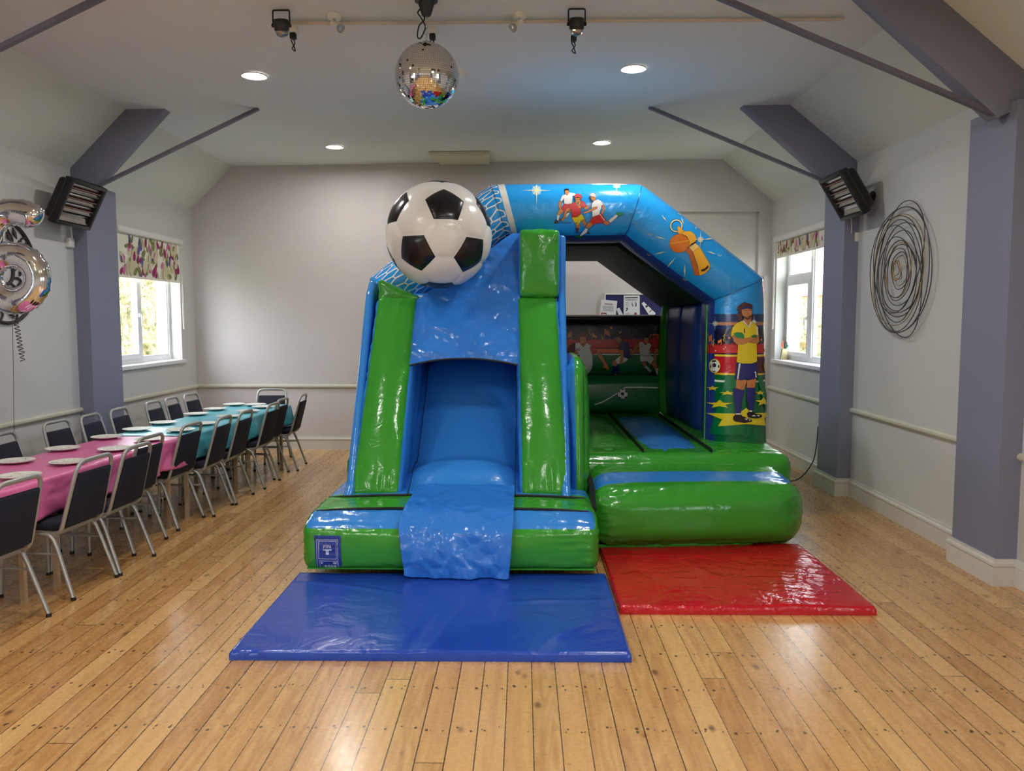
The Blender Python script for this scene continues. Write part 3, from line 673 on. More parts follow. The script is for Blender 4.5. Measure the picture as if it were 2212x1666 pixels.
# ================================================================= BOUNCY CASTLE
def ridged(p,f): return abs(noise.noise(p*f))
def pillow(name,c0,c1,bulge,r,mats,parent,n=28,matfn=None,warp=None,puck=.006,pf=16,axes_n=None):
    """inflated rounded box between corners c0 and c1; bulge per axis; puckers along the seams"""
    c0=Vector(c0);c1=Vector(c1);cen=(c0+c1)/2;hs=(c1-c0)/2
    bm=bmesh.new(); ns=axes_n or (n,n,n); faces_uv=[]
    for ax in range(3):
        u,v=[(1,2),(2,0),(0,1)][ax]
        for sg in(-1,1):
            g=[]
            for i in range(ns[u]+1):
                row=[]
                for j in range(ns[v]+1):
                    p=[0,0,0]; p[ax]=sg; a=-1+2*i/ns[u]; b=-1+2*j/ns[v]
                    a=.45*a+.55*math.sin(a*PI/2); b=.45*b+.55*math.sin(b*PI/2)
                    p[u]=a;p[v]=b; row.append(bm.verts.new(p))
                g.append(row)
            for i in range(ns[u]):
                for j in range(ns[v]):
                    q=[g[i][j],g[i+1][j],g[i+1][j+1],g[i][j+1]]
                    fc=bm.faces.new(q if sg>0 else q[::-1])
                    ce=[sum(w.co[k] for w in q)/4 for k in range(3)]
                    if matfn: fc.material_index=matfn(ax,sg,ce)
    bmesh.ops.remove_doubles(bm,verts=bm.verts,dist=1e-5)
    for w in bm.verts:
        p=w.co.copy(); P=Vector(cen[k]+p[k]*hs[k] for k in range(3)) if False else Vector((cen[0]+p[0]*hs[0],cen[1]+p[1]*hs[1],cen[2]+p[2]*hs[2]))
        q=Vector([max(c0[k]+r,min(c1[k]-r,P[k])) if hs[k]>r else cen[k] for k in range(3)])
        d=P-q
        if d.length>1e-9: 
            dd=d.copy()
            for k in range(3):
                lim=min(r,hs[k]); dd[k]=d[k]/lim if lim>0 else 0
            dd.normalize(); X=q+Vector([dd[k]*min(r,hs[k]) for k in range(3)])
        else: X=P
        nr=Vector((0,0,0))
        for k in range(3):
            u,v=[(1,2),(2,0),(0,1)][k]
            fac=(1-p[u]**2)*(1-p[v]**2); X[k]+=p[k]*bulge[k]*fac; nr[k]=p[k]**5
        if nr.length>0: nr.normalize()
        # pucker near face borders
        a=sorted(abs(x) for x in p); e=a[1]  # second largest ~ closeness to an edge
        if puck:
            od=sorted(range(3),key=lambda k:-abs(p[k])); ca,cb,cc_=od
            s=max(0,(e-.62)/.38); am=puck*1.25*math.sin(PI*min(1,s)**1.6)
            X+=nr*(am*(noise.noise(Vector((X[cc_]*pf*2.2,X[cb]*5,ca*7.3+cb)))*1.0+.6*noise.noise(Vector((X[cc_]*pf*4.5,X[cb]*8,cb*3.1))))+puck*.22*noise.noise(X*pf*.6))
        w.co=warp(X) if warp else X
    bmesh.ops.recalc_face_normals(bm,faces=bm.faces)
    return from_bm(name,bm,mats,parent,smooth=True)
castle=empty('bouncy_castle',(0,0,0),label='large inflatable bouncy castle with a blue slide, giant football and printed arch',cat='bouncy castle')
cx=-.437
# slide base -----------------------------------------------------------------
SX0,SX1=-1.385,.475
def base_m(ax,sg,c):
    y=4.94+(6.3-4.94)*(c[1]+1)/2
    if ax==2 and sg>0: return 1 if y<5.13 else (0 if y<5.47 else 1)
    if ax==1 and sg<0: return 1 if c[2]>.97 else 0
    return 0
def base_w(p):
    # top front slopes down to the front edge
    y=p.y; t=max(0,min(1,(y-4.94)/.3)); 
    if p.z>.2: p.z-= (1-t)**2*.075*(p.z-.2)/.22
    else: p.z+=(1-t)*.03*(.2-p.z)/.15
    return p
pillow('slide_base',(SX0,4.95,.052),(SX1,6.5,.425),(.02,.03,.02),.07,[GREEN,BLUE],castle,axes_n=(60,56,26),matfn=base_m,warp=base_w,puck=.008,pf=14)
# black seam tapes across the top of the base
def seam(name,pts,r=.009,parent=castle,flat=.4): 
    m=MB(); m.tube(pts,r,6,flat=flat); return m.build(name,BLACKV,parent)
for y,zz in((5.14,.433),(5.47,.447)):
    for xa,xb in((SX0+.05,-.74),(-.06,SX1-.05)):
        seam('black_seam',[(xa+(xb-xa)*t,y,zz-.028*(abs((xa+(xb-xa)*t+.455)/.93))**4) for t in [k/10 for k in range(11)]],.010)
# inclined green columns --------------------------------------------------------
def incline(y0,z0,y1,z1,xs_,xt_):
    """maps box coords: x across, y depth (0 front..), z along 0..L -> leaning column"""
    L=math.hypot(y1-y0,z1-z0); d=Vector((0,(y1-y0)/L,(z1-z0)/L)); nn=Vector((0,d.z,-d.y))
    def w(p):
        t=p.z/L; xc=xs_+(xt_-xs_)*t; sc_=1-.09*t
        return Vector((xc+p.x*sc_,y0,z0))+d*p.z+nn*p.y
    return w,L
def col_m(ax,sg,c): return 0 if (ax==1 and sg<0) else (1 if ax==0 else 0)
for s,xb,xt in((-1,cx-.603,cx-.547),(1,cx+.597,cx+.545)):
    w,L=incline(5.56,.42,6.36,1.84,xb,xt)
    o=pillow('arch_column',(-.176,0,0),(.176,.34,L),(.012,.05,.0),.05,[GREEN,BLUE],castle,axes_n=(22,16,60),matfn=col_m,warp=w,puck=.009,pf=15)
# upper blocks
def blk_m(ax,sg,c): return 1 if (ax==0) else 0
pillow('tower_block',(-.035,6.33,1.82),(.285,6.72,2.345),(.0,.025,.01),.04,[GREEN,BLUE],castle,axes_n=(20,14,26),matfn=blk_m,puck=.007)
def wdg(p):
    t=(p.x+1.14)/.33
    z=1.80+(p.z-1.80)*(1.0-.88*max(0,min(1,t)))
    return Vector((p.x,p.y,z))
pillow('tower_block',(-1.14,6.38,1.78),(-.81,6.7,1.97),(0,.02,0),.03,[GREEN,BLUE],castle,axes_n=(18,10,12),warp=wdg,puck=.005)
# blue side walls of the slide
prism([(5.42,.40),(5.60,.5),(6.42,1.86),(6.42,2.31),(6.75,2.31),(7.0,.40)],0,.27,.335,'slide_side_wall',BLUE,castle,bev=.03,seg=4)
prism([(5.42,.40),(5.60,.5),(6.42,1.86),(6.55,1.96),(6.75,1.96),(7.2,.40)],0,-1.245,-1.18,'slide_side_wall',BLUE,castle,bev=.03,seg=4)
# green + blue bulging panel at the right side of the slide
def sp_w(p):
    t=max(0,min(1,(p.z-.3)/1.06)); y=p.y+ .28*t
    return Vector((p.x,y,p.z))
def gp_m(ax,sg,c): return 1 if c[0]<-.1 else 0
pillow('side_bolster',(.325,5.72,.30),(.475,6.75,1.36),(.045,.05,.02),.14,[GREEN,BLUE],castle,axes_n=(20,30,34),matfn=lambda a,s,c:1 if c[0]<-.2 else 0,warp=sp_w,puck=.007)
# inner walls of the slide, plus unseen slabs added to darken the tunnel
def innerwall(x0,x1,nm='slide_inner_wall'):
    # three upright air chambers, following the lean of the opening
    for i,(ya,yb) in enumerate(((5.74,6.2),(6.2,6.75),(6.75,7.35),(7.35,7.95))):
        def w(p,ya=ya):
            t=(p.z-.42)/1.4; return Vector((p.x,p.y+max(0,t*(.86 if ya<6 else (.5 if ya<6.5 else .1)))*(1.0),p.z))
        pillow(nm,(x0,ya,.42),(x1,yb,1.72),(.03,.0,.0),.07,[BLUE],castle,axes_n=(8,14,24),warp=w,puck=.006)
innerwall(-1.0,-.875); innerwall(-.01,.12)
box('tunnel_top_blocker',(-1.1,6.62,1.72),(.2,8.0,1.86),BLUE,castle,bev=.03)  # unseen slab added over the tunnel to keep light out
box('tunnel_end_blocker',(-1.1,7.9,.4),(.2,8.0,1.8),BLUE,castle,bev=.03)  # unseen end slab, added so the tunnel interior stays dark
# slide bed --------------------------------------------------------------------
prof=catmull([Vector((0,y,z)) for y,z in [(5.50,.455),(5.66,.50),(5.80,.575),(5.93,.61),(6.02,.60),(6.10,.625),(6.25,.74),(6.55,1.0),(6.85,1.27),(7.0,1.34),(7.2,1.36),(7.9,1.36)]],8)
def bedsurf(name,prof,xa,xb,mat_,crown=.05,nx=44,ncr=.004,edge=None):
    v=[];f=[]
    for i,p in enumerate(prof):
        for j in range(nx+1):
            u=-1+2*j/nx; x=(xa+xb)/2+(xb-xa)/2*u
            dz=-crown*abs(u)**3; q=Vector((x,p.y,p.z+dz)); q.z+=ncr*noise.noise(q*9)+ncr*.6*ridged(q,22)
            v.append(q)
    for i in range(len(prof)-1):
        for j in range(nx): a=i*(nx+1)+j; f.append((a,a+nx+1,a+nx+2,a+1))
    return pyd(name,v,f,mat_,castle,smooth=True)
bedsurf('slide_bed',prof,-.875,-.005,BLUE,.12)
for x in(-.80,-.055):
    seam('slide_zip',[Vector((x,p.y,p.z-.02)) for p in prof[::3] if p.y<7],.007)
# front flap: runs over the base and hangs, crumpled
fp=catmull([Vector((0,y,z)) for y,z in [(4.925,.055),(4.905,.13),(4.90,.24),(4.925,.335),(5.0,.392),(5.15,.436),(5.35,.455),(5.50,.466),(5.60,.486)]],12)
v=[];f=[];nx=130; 
S=0; Ls=[0]
for i in range(1,len(fp)): S+=(fp[i]-fp[i-1]).length; Ls.append(S)
for i,p in enumerate(fp):
    s=Ls[i]/S; t=(fp[min(i+1,len(fp)-1)]-fp[max(i-1,0)]).normalized(); nn=Vector((0,-t.z,t.y))
    for j in range(nx+1):
        u=j/nx; hang=max(0,1-Ls[i]/.34)
        xa=-.795+(.06*hang*(1-s)) + .025*hang*math.sin(5*s)+.06*s; xb=-.058-.03*hang
        x=xa+(xb-xa)*u; q=Vector((x,p.y,p.z))
        big=(noise.noise(Vector((x*4.2,s*3.5,2.2)))*.05+abs(noise.noise(Vector((x*8,s*6+x*3,7))))*.04)*min(1,hang*1.6)
        sm=(.5-ridged(Vector((x*5+2*s,s*5-x*2,1)),1))*.034+(.5-ridged(Vector((x*13+s*5,s*11,4)),1))*.013+.002
        q+=nn*(big+sm*(.6+.4*hang))
        lift=hang*(.05*math.sin(PI*u*1.0)*-1+.05*(1-u)+.02*noise.noise(Vector((x*7,0,0)))); q.z+= (-.0+lift*.5)*(1 if i<30 else 0)*hang
        q.z=max(q.z,.056)
        v.append(q)
for i in range(len(fp)-1):
    for j in range(nx): a=i*(nx+1)+j; f.append((a,a+nx+1,a+nx+2,a+1))
o=pyd('slide_flap',v,f,CRINK,castle,smooth=True); sm_=o.modifiers.new('t','SOLIDIFY'); sm_.thickness=.002
# cover sheet above the tunnel mouth
v=[];f=[];nx=90;nz=90
for i in range(nz+1):
    for j in range(nx+1):
        u=j/nx; x=-.872+(.852)*u
        x+= .04*(i/nz)*(1-u)
        zb=1.30+.055*(1-(2*u-1)**2); zt=1.79+.55*max(0,min(1,(x+.85)/.76))
        z=zb+(zt-zb)*(i/nz); y=6.10+(z-1.30)*.57 if z<1.79 else 6.38+(z-1.79)*.42
        q=Vector((x,y-.0,z)); q.y-=(.5-ridged(Vector((x*3,z*5,0)),1))*.03+(.5-ridged(Vector((x*6+z*3,z*10,3)),1))*.018+(.5-ridged(Vector((x*14+z*4,z*17,5)),1))*.007
        if z<1.75 : q.y-=.03*math.sin(PI*(z-1.3)/.45)*math.sin(PI*u)
        v.append(q)
for i in range(nz):
    for j in range(nx): a=i*(nx+1)+j; f.append((a,a+1,a+nx+2,a+nx+1))
o=pyd('cover_sheet',v,f,CRINK,castle,smooth=True); sm_=o.modifiers.new('t','SOLIDIFY'); sm_.thickness=.002
seam('sheet_hem',[v[j]+Vector((0,-.004,0)) for j in range(0,nx+1,2)],.007)
# big football -------------------------------------------------------------------
def football(name,center,R,parent,zdir,updir,sub=4,wm=None,bm_=None,depth=.012):
    phi=(1+5**.5)/2
    V=[Vector(p).normalized() for p in [(-1,phi,0),(1,phi,0),(-1,-phi,0),(1,-phi,0),(0,-1,phi),(0,1,phi),(0,-1,-phi),(0,1,-phi),(phi,0,-1),(phi,0,1),(-phi,0,-1),(-phi,0,1)]]
    Fc=[(0,11,5),(0,5,1),(0,1,7),(0,7,10),(0,10,11),(1,5,9),(5,11,4),(11,10,2),(10,7,6),(7,1,8),(3,9,4),(3,4,2),(3,2,6),(3,6,8),(3,8,9),(4,9,5),(2,4,11),(6,2,10),(8,6,7),(9,8,1)]
    fc=(V[0]+V[11]+V[5]).normalized(); up=(V[0]-fc*V[0].dot(fc)).normalized()
    A=Matrix((up.cross(fc),up,fc)).transposed(); z=Vector(zdir).normalized(); u2=Vector(updir); u2=(u2-z*u2.dot(z)).normalized(); B=Matrix((u2.cross(z),u2,z)).transposed()
    Rm=B@A.transposed()
    k=.362; polys=[]
    nb={i:set() for i in range(12)}
    for a,b,c in Fc:
        for p,q in((a,b),(b,c),(c,a)): nb[p].add(q); nb[q].add(p)
    for i in range(12):
        ns=list(nb[i]); ax=V[i]; t0=(V[ns[0]]-ax*V[ns[0]].dot(ax)).normalized(); t1=ax.cross(t0)
        ns.sort(key=lambda q:math.atan2(V[q].dot(t1),V[q].dot(t0)))
        polys.append(([V[i].lerp(V[q],k) for q in ns],1))
    for a,b,c in Fc:
        P=[]
        for p,q in((a,b),(b,c),(c,a)): P+=[V[p].lerp(V[q],k),V[q].lerp(V[p],k)]
        polys.append((P,0))
    m=MB()
    for P,mi in polys:
        ce=sum(P,Vector())/len(P); n=7
        for i in range(len(P)):
            a,b=P[i],P[(i+1)%len(P)]; idx={}; vs=[];fs=[]
            for x in range(n+1):
                for y in range(n+1-x):
                    w=1-(x+y)/n; q=ce*w+a*(x/n)+b*(y/n); d=q.normalized(); e=(1-w)
                    q=d*R*(1-(depth/R)*e**6); idx[(x,y)]=len(vs); vs.append(Rm@q)
            for x in range(n):
                for y in range(n-x):
                    fs.append((idx[(x,y)],idx[(x+1,y)],idx[(x,y+1)]))
                    if x+y<n-1: fs.append((idx[(x+1,y)],idx[(x+1,y+1)],idx[(x,y+1)]))
            m.add(vs,fs,mi)
    me=bpy.data.meshes.new(name); me.from_pydata([tuple(x) for x in m.v],[],m.f); me.update()
    for p,i in zip(me.polygons,m.m): p.material_index=i
    bmm=bmesh.new(); bmm.from_mesh(me); bmesh.ops.remove_doubles(bmm,verts=bmm.verts,dist=R*1e-3); bmesh.ops.recalc_face_normals(bmm,faces=bmm.faces); bmm.to_mesh(me); bmm.free()
    o=link(name,me,parent,[wm,bm_],True); o.location=center; return o
BC=atY(948,508,6.22); view=(CO-BC).normalized()
WV=vinyl('white_vinyl',(226,222,216),.25,.15,5); KV=vinyl('black_vinyl',(18,17,20),.25,.2,6)
rt=Vector((1,0,0)); upv=Vector((0,0,1))
o=football('inflatable_football',BC,.404,castle,view+rt*.13-upv*.05,upv+rt*.02,wm=WV,bm_=KV,depth=.010); o['label']='white ball with black pentagons'
# castle base ----------------------------------------------------------------------
pillow('castle_base',(-1.4,6.28,.0),(2.115,9.35,.60),(.03,.05,.0),.10,[GREEN],castle,axes_n=(80,50,22),puck=.010,pf=12)
def bed_tube(x0,x1,mt,y0=6.36,z=.58,nm='bed_tube'):
    pillow(nm,(x0,y0,.42),(x1,8.95,z),(.0,.0,.085),.06,[mt],castle,axes_n=(20,50,10),puck=.006,pf=9)
bed_tube(.47,.95,GREEN); bed_tube(.955,1.49,BLUE); bed_tube(1.495,2.09,GREEN,6.4,.60)
for x in(.952,1.492): seam('black_seam',[(x,y,.615+ (.0)) for y in(6.36,6.6,7,7.5,8,8.5,8.9)],.017)
# step -----------------------------------------------------------------------------
def step_m(ax,sg,c):
    y=5.52+(6.33-5.52)*(c[1]+1)/2
    return 1 if (ax==2 and sg>0 and .20<y-5.52<.45) else 0
def step_w(p):
    # rounded plan at right end, front line drifts back to the right
    p.z+=max(0,p.z-.25)*.25*max(0,(p.y-5.6))/.7
    t=(p.x-.47)/1.55; p.y+= .14*t*(1-(p.y-5.5)/.9)
    e=max(0,(t-.80)/.2); p.y+= .14*e*e*(1-2*(p.y-5.52)/.81)
    return p
pillow('entrance_step',(.475,5.50,.052),(2.02,6.36,.47),(.02,.03,.015),.15,[GREEN,BLUE],castle,axes_n=(70,44,30),matfn=step_m,warp=step_w,puck=.009,pf=15)
seam('black_seam',[(.475,5.35,.38),(.485,5.5,.40),(.49,5.62,.44),(.49,5.8,.475),(.485,6.0,.50),(.48,6.2,.52)],.022,flat=.9)
# welded hem along the floor edge
m=MB(); m.box((SX0+.03,4.957,.086),(SX1-.02,4.99,.095)); m.build('bottom_hem',GREEN,castle,smooth=False)
m=MB(); m.tube([(.50,5.60,.056),(.9,5.63,.056),(1.3,5.665,.056),(1.6,5.70,.058),(1.8,5.76,.06),(1.9,5.84,.064)],.014,5,flat=.5); m.build('bottom_hem',GREEN,castle,smooth=False)
# arch -------------------------------------------------------------------------------
OUT=[(-1.316,.58),(-1.316,2.0),(-.276,2.785),(.986,2.785),(2.026,2.005),(2.085,.58)]
INN=[(-.835,.58),(-.835,1.79),(-.122,2.30),(.832,2.30),(1.545,1.79),(1.57,.58)]
AY,AR=7.0,.33
def arch_pt(s,th,off=0.0,ex=.82):
    """s along the path 0..5, th around the section; th=-90deg faces the front"""
    i=min(int(s),4); t=s-i; o=Vector((OUT[i][0]*(1-t)+OUT[i+1][0]*t,0,OUT[i][1]*(1-t)+OUT[i+1][1]*t)); n_=Vector((INN[i][0]*(1-t)+INN[i+1][0]*t,0,INN[i][1]*(1-t)+INN[i+1][1]*t))
    mid=(o+n_)/2; h=(o-n_)/2; c,si=math.cos(th),math.sin(th)
    sg=lambda x:(abs(x)**ex)*(1 if x>=0 else -1)
    pinch=1.0 if i in(0,4) else 1.0
    return mid+h*sg(c)+Vector((0,AY+(AR+off)*sg(si),0))
def arch_mesh():
    NS=[46,44,44,44,46]; NT=96; v=[];f=[];mi=[]
    ss=[]
    for i,nn in enumerate(NS): ss+=[i+k/nn for k in range(nn)]
    ss.append(5-1e-9)
    for s in ss:
        for k in range(NT):
            th=2*PI*k/NT; p=arch_pt(s,th)
            i=min(int(s),4); fr=abs(s-round(s)); am=.007*math.exp(-fr*14) if round(s) in(1,2,3,4) else 0
            nrm=(p-arch_pt(s,th+PI)).normalized(); p+=nrm*(-am*1.4+am*noise.noise(p*22)+.0025*noise.noise(p*6))
            v.append(p)
    for i in range(len(ss)-1):
        for k in range(NT):
            k2=(k+1)%NT; f.append((i*NT+k,(i+1)*NT+k,(i+1)*NT+k2,i*NT+k2))
            th=2*PI*(k+.5)/NT; s=ss[i]
            # inner side of the arch is plain blue, outside printed sky
            mi.append(1 if math.cos(th)<-.80 or (math.sin(th)>.75) else (2 if 2.04<=s<2.085 else 0))
    o=pyd('arch_tube',v,f,[None],castle,smooth=True); o.data.materials.clear()
    for p,i in zip(o.data.polygons,mi): p.material_index=i
    return o
arch=arch_mesh()
# sky print with the printed stadium bands on the right-hand leg (bands are artwork, fixed to the vinyl)
SKY=vinyl('sky_print_vinyl',(34,154,232),.2,.3,5)
nt=SKY.node_tree; b=nt.nodes['Principled BSDF']; tc=nt.nodes.new('ShaderNodeTexCoord'); sp=nt.nodes.new('ShaderNodeSeparateXYZ'); nt.links.new(tc.outputs['Object'],sp.inputs[0])
mr=nt.nodes.new('ShaderNodeMapRange'); mr.inputs[1].default_value=.6; mr.inputs[2].default_value=2.0; nt.links.new(sp.outputs[2],mr.inputs[0])
cr=nt.nodes.new('ShaderNodeValToRGB'); cr.color_ramp.interpolation='CONSTANT'; nt.links.new(mr.outputs[0],cr.inputs[0])
def zat(y): return atY(1590,y,6.68).z
bands=[(990,(0,104,58)),(827.5,(238,240,236)),(823.5,(0,104,58)),(811,(240,205,50)),(807,(200,24,44)),(771,(240,215,50)),(766.5,(24,24,66)),(763.5,(214,36,50)),(748,(26,22,52)),(712,(24,50,100)),(704,(190,130,90)),(696,(40,62,110)),(679,(34,154,232))]
el=cr.color_ramp.elements; el[0].position=0; el[0].color=lin(bands[0][1]); el[1].position=(zat(bands[1][0])-.6)/1.4; el[1].color=lin(bands[1][1])
for y,c in bands[2:]: q=el.new((zat(y)-.6)/1.4); q.color=lin(c)
gx=nt.nodes.new('ShaderNodeMath'); gx.operation='GREATER_THAN'; gx.inputs[1].default_value=1.38; nt.links.new(sp.outputs[0],gx.inputs[0])
mx=nt.nodes.new('ShaderNodeMixRGB'); mx.inputs[1].default_value=lin((34,154,232)); nt.links.new(gx.outputs[0],mx.inputs[0]); nt.links.new(cr.outputs[0],mx.inputs[2]); nt.links.new(mx.outputs[0],b.inputs['Base Color'])
for m_ in(SKY,vinyl('violet_blue_vinyl',(40,66,150),.35),WV): arch.data.materials.append(m_)
# stitched seams where the arch changes direction
for s_ in(1.0,2.0,3.0,4.0):
    t_=BVHTree.FromPolygons([v.co for v in arch.data.vertices],[tuple(p.vertices) for p in arch.data.polygons]) if s_==1.0 else t_
    pp=[]
    for q in range(25):
        h_=t_.find_nearest(arch_pt(min(s_,4.999),-PI*.95+PI*.9*q/24)); pp.append(h_[0]+h_[1]*.0005)
    m=MB(); m.tube(pp,.0035,6); m.build('arch_seam',mat('seam_dark_blue',(10,80,150),.3),arch)
# rain roof: slab between front arch and back arch
def shell(y0,y1,t,name,mt):
    I=INN[1:5]; O=[(p[0]+(q[0]-p[0])*t,p[1]+(q[1]-p[1])*t) for p,q in zip(I,OUT[1:5])]
    v=[];f=[];n=len(I)
    for y in(y0,y1):
        for p in I: v.append((p[0],y,p[1]))
        for p in O: v.append((p[0],y,p[1]))
    for i in range(n-1):
        f+=[(i,i+1,2*n+i+1,2*n+i),(n+i,3*n+i,3*n+i+1,n+i+1),(i,n+i,n+i+1,i+1),(2*n+i,2*n+i+1,3*n+i+1,3*n+i)]
    f+=[(0,2*n,3*n,n),(n-1,2*n-1,4*n-1,3*n-1)]
    return pyd(name,v,f,mt,castle,auto=30)
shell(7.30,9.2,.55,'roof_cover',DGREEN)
# inner back wall: two stacked printed tubes
def bw(z0,z1,b): return pillow('back_wall',(-.84,8.92,z0),(1.60,9.25,z1),(0,b,.0),.12,[None],castle,axes_n=(60,12,26),puck=.004)
def band_mat(name,bands,z0,z1,y,base=(20,60,36)):
    m=vinyl(name,base,.3,.25,5); nt=m.node_tree; b=nt.nodes['Principled BSDF']; tc=nt.nodes.new('ShaderNodeTexCoord'); sp=nt.nodes.new('ShaderNodeSeparateXYZ'); nt.links.new(tc.outputs['Object'],sp.inputs[0])
    mr=nt.nodes.new('ShaderNodeMapRange'); mr.inputs[1].default_value=z0; mr.inputs[2].default_value=z1; nt.links.new(sp.outputs[2],mr.inputs[0]); cr=nt.nodes.new('ShaderNodeValToRGB'); cr.color_ramp.interpolation='CONSTANT'; nt.links.new(mr.outputs[0],cr.inputs[0]); el=cr.color_ramp.elements
    P=[(max(0,(atY(1330,yy,y).z-z0)/(z1-z0)),c) for yy,c in bands]
    el[0].position=0; el[0].color=lin(P[0][1]); el[1].position=P[1][0]; el[1].color=lin(P[1][1])
    for p,c in P[2:]: q=el.new(p); q.color=lin(c)
    nt.links.new(cr.outputs[0],b.inputs['Base Color']); return m
BWM=band_mat('stadium_print_vinyl',[(990,(16,112,62)),(767.5,(235,235,235)),(765,(40,36,80)),(763,(236,110,50)),(754,(40,34,84)),(751,(210,44,50)),(735,(26,24,56)),(700,(22,20,44))],.6,1.75,8.9)
w1=bw(1.03,1.70,.05); w2=bw(.60,1.04,.05)
for w_ in(w1,w2): w_.data.materials.clear(); w_.data.materials.append(BWM)
for x0,x1 in((1.56,2.0),(-1.28,-.86)):
    for ya,yb in((7.3,8.1),(8.1,8.92)):
        pillow('side_wall',(x0,ya,.6),(x1,yb,1.82),(.03,.0,.0),.10,[BLUE_SHADED],castle,axes_n=(12,14,24),puck=.007)
pillow('corner_post',(1.50,8.80,.6),(1.66,8.95,1.80),(.02,.02,.0),.07,[GREEN],castle,axes_n=(8,8,20),puck=.005)
m=MB(); m.tube([(1.522,6.76,z) for z in(.62,1.0,1.4,1.77)],.007,6); m.build('side_piping',GREEN,castle)
# ----- printed artwork -----
COLS={'skin':(205,132,74),'skind':(150,92,52),'K':(28,20,24),'W':(236,236,234),'R':(205,38,48),'Y':(238,212,34),'N':(38,40,120),'G':(20,110,60),'gl':(24,140,80),'br':(84,44,40),'hair':(196,70,74),'gry':(196,190,184),'cream':(246,232,180),'O1':(222,120,30),'O2':(240,176,60),'O3':(250,206,130),'O4':(250,185,40),'O5':(196,104,40),'crowd':(214,50,48),'flag':(240,140,60),'band':(0,84,50),'shd':(20,84,140),'dk':(30,18,30),'mar':(92,24,30),'gs':(0,120,66),'rb':(110,40,44),'pale':(150,205,235)}
PM={}
def pm(c):
    if c not in PM: PM[c]=mat('print_'+c,COLS[c],.3)
    return PM[c]
def bvh_of(objs):
    bm=bmesh.new()
    for o in objs: bm.from_mesh(o.data)
    t=BVHTree.FromBMesh(bm); bm.free(); return t
BV_A=bvh_of([arch]); BV_W=bvh_of([w1,w2])
def art(name,bv,fr,polys,base=.0022,step=.00025,outline=1.0,maxlen=6.0,ocol='dk'):
    ox,oy,sc_=fr; names=[]; V=[];Fs=[];MI=[]
    def midx(c):
        if c not in names: names.append(c)
        return names.index(c)
    def emit(pts,layer,c):
        if len(pts)<3: return
        P=[Vector((x,y,0)) for x,y in pts]
        tris=tessellate_polygon([P]); bm=bmesh.new(); vs=[bm.verts.new(p) for p in P]
        for t in tris:
            try: bm.faces.new([vs[i] for i in t])
            except ValueError: pass
        for _ in range(5):
            L=[e for e in bm.edges if e.calc_length()>maxlen]
            if not L: break
            bmesh.ops.subdivide_edges(bm,edges=L,cuts=1); bmesh.ops.triangulate(bm,faces=bm.faces)
        hit={}
        for w in bm.verts:
            d=ray(w.co.x,w.co.y).normalized(); h=bv.ray_cast(CO,d,20)
            if h[0] is None or h[1].dot(d)>-.04: continue
            n=h[1]; hit[w]=h[0]+n*(base+layer*step)
        off=len(V); idx={}
        for w,p in hit.items(): idx[w]=off+len(idx); V.append(p)
        mi=midx(c)
        for fc in bm.faces:
            if all(w in idx for w in fc.verts): Fs.append([idx[w] for w in fc.verts]); MI.append(mi)
        bm.free()
    for li,(c,pts) in enumerate(polys):
        ol=outline
        if isinstance(c,tuple): c,ol=c
        pp=[(ox+x*sc_,oy+y*sc_) for x,y in pts]; emit(pp,li,c)
        if ol>0:
            w=ol*.45
            for i in range(len(pp)):
                a=Vector(pp[i]);b=Vector(pp[(i+1)%len(pp)]); d=b-a
                if d.length<1e-6: continue
                d.normalize(); n=Vector((-d.y,d.x))*w/2; d=d*w/2
                emit([tuple(a-n-d),tuple(b-n+d),tuple(b+n+d),tuple(a+n-d)],li+.5,ocol)
    me=bpy.data.meshes.new(name); me.from_pydata([tuple(x) for x in V],[],Fs); me.update()
    for p,i in zip(me.polygons,MI): p.material_index=i; p.use_smooth=True
    o=link(name,me,(arch if bv is BV_A else w1),[pm(c) for c in names]); return o
def circ(x,y,rx,ry=None,n=24,a0=0,a1=2*PI):
    ry=ry or rx; return [(x+rx*math.cos(a0+(a1-a0)*k/n),y+ry*math.sin(a0+(a1-a0)*k/n)) for k in range(n)]
def line(pts,w):
    L=[];Rr=[]
    for i,p in enumerate(pts):
        a=Vector(pts[max(0,i-1)]);b=Vector(pts[min(len(pts)-1,i+1)]); d=(b-a).normalized(); n=Vector((-d.y,d.x))*w/2
        L.append((p[0]+n.x,p[1]+n.y)); Rr.append((p[0]-n.x,p[1]-n.y))
    return L+Rr[::-1]
def taper(a,b,w): 
    d=(Vector(b)-Vector(a)).normalized(); n=Vector((-d.y,d.x))*w/2; m_=(Vector(a)+Vector(b))/2
    return [a,(m_.x+n.x,m_.y+n.y),b,(m_.x-n.x,m_.y-n.y)]
def star5(x,y,rx,ry,rot=-PI/2): return [(x+rx*(1 if k%2==0 else .42)*math.cos(rot+PI*k/5),y+ry*(1 if k%2==0 else .42)*math.sin(rot+PI*k/5)) for k in range(10)]
def flare(x,y,r):
    out=[(('pale',0),circ(x,y,r*.42)),(('cream',0),circ(x,y,r*.16))]
    for k in range(8):
        a=PI*k/4+.0; L=r*(1.3 if k%2==0 else .6); out.append((('cream',0),[(x+L*math.cos(a),y+L*math.sin(a)),(x+r*.06*math.cos(a+PI/2),y+r*.06*math.sin(a+PI/2)),(x-r*.06*math.cos(a+PI/2),y-r*.06*math.sin(a+PI/2))]))
    return out
# sky flares
art('printed_flare',BV_A,(0,0,1),flare(1159,412,24),outline=0); art('printed_flare',BV_A,(0,0,1),flare(1332,399,20),outline=0)
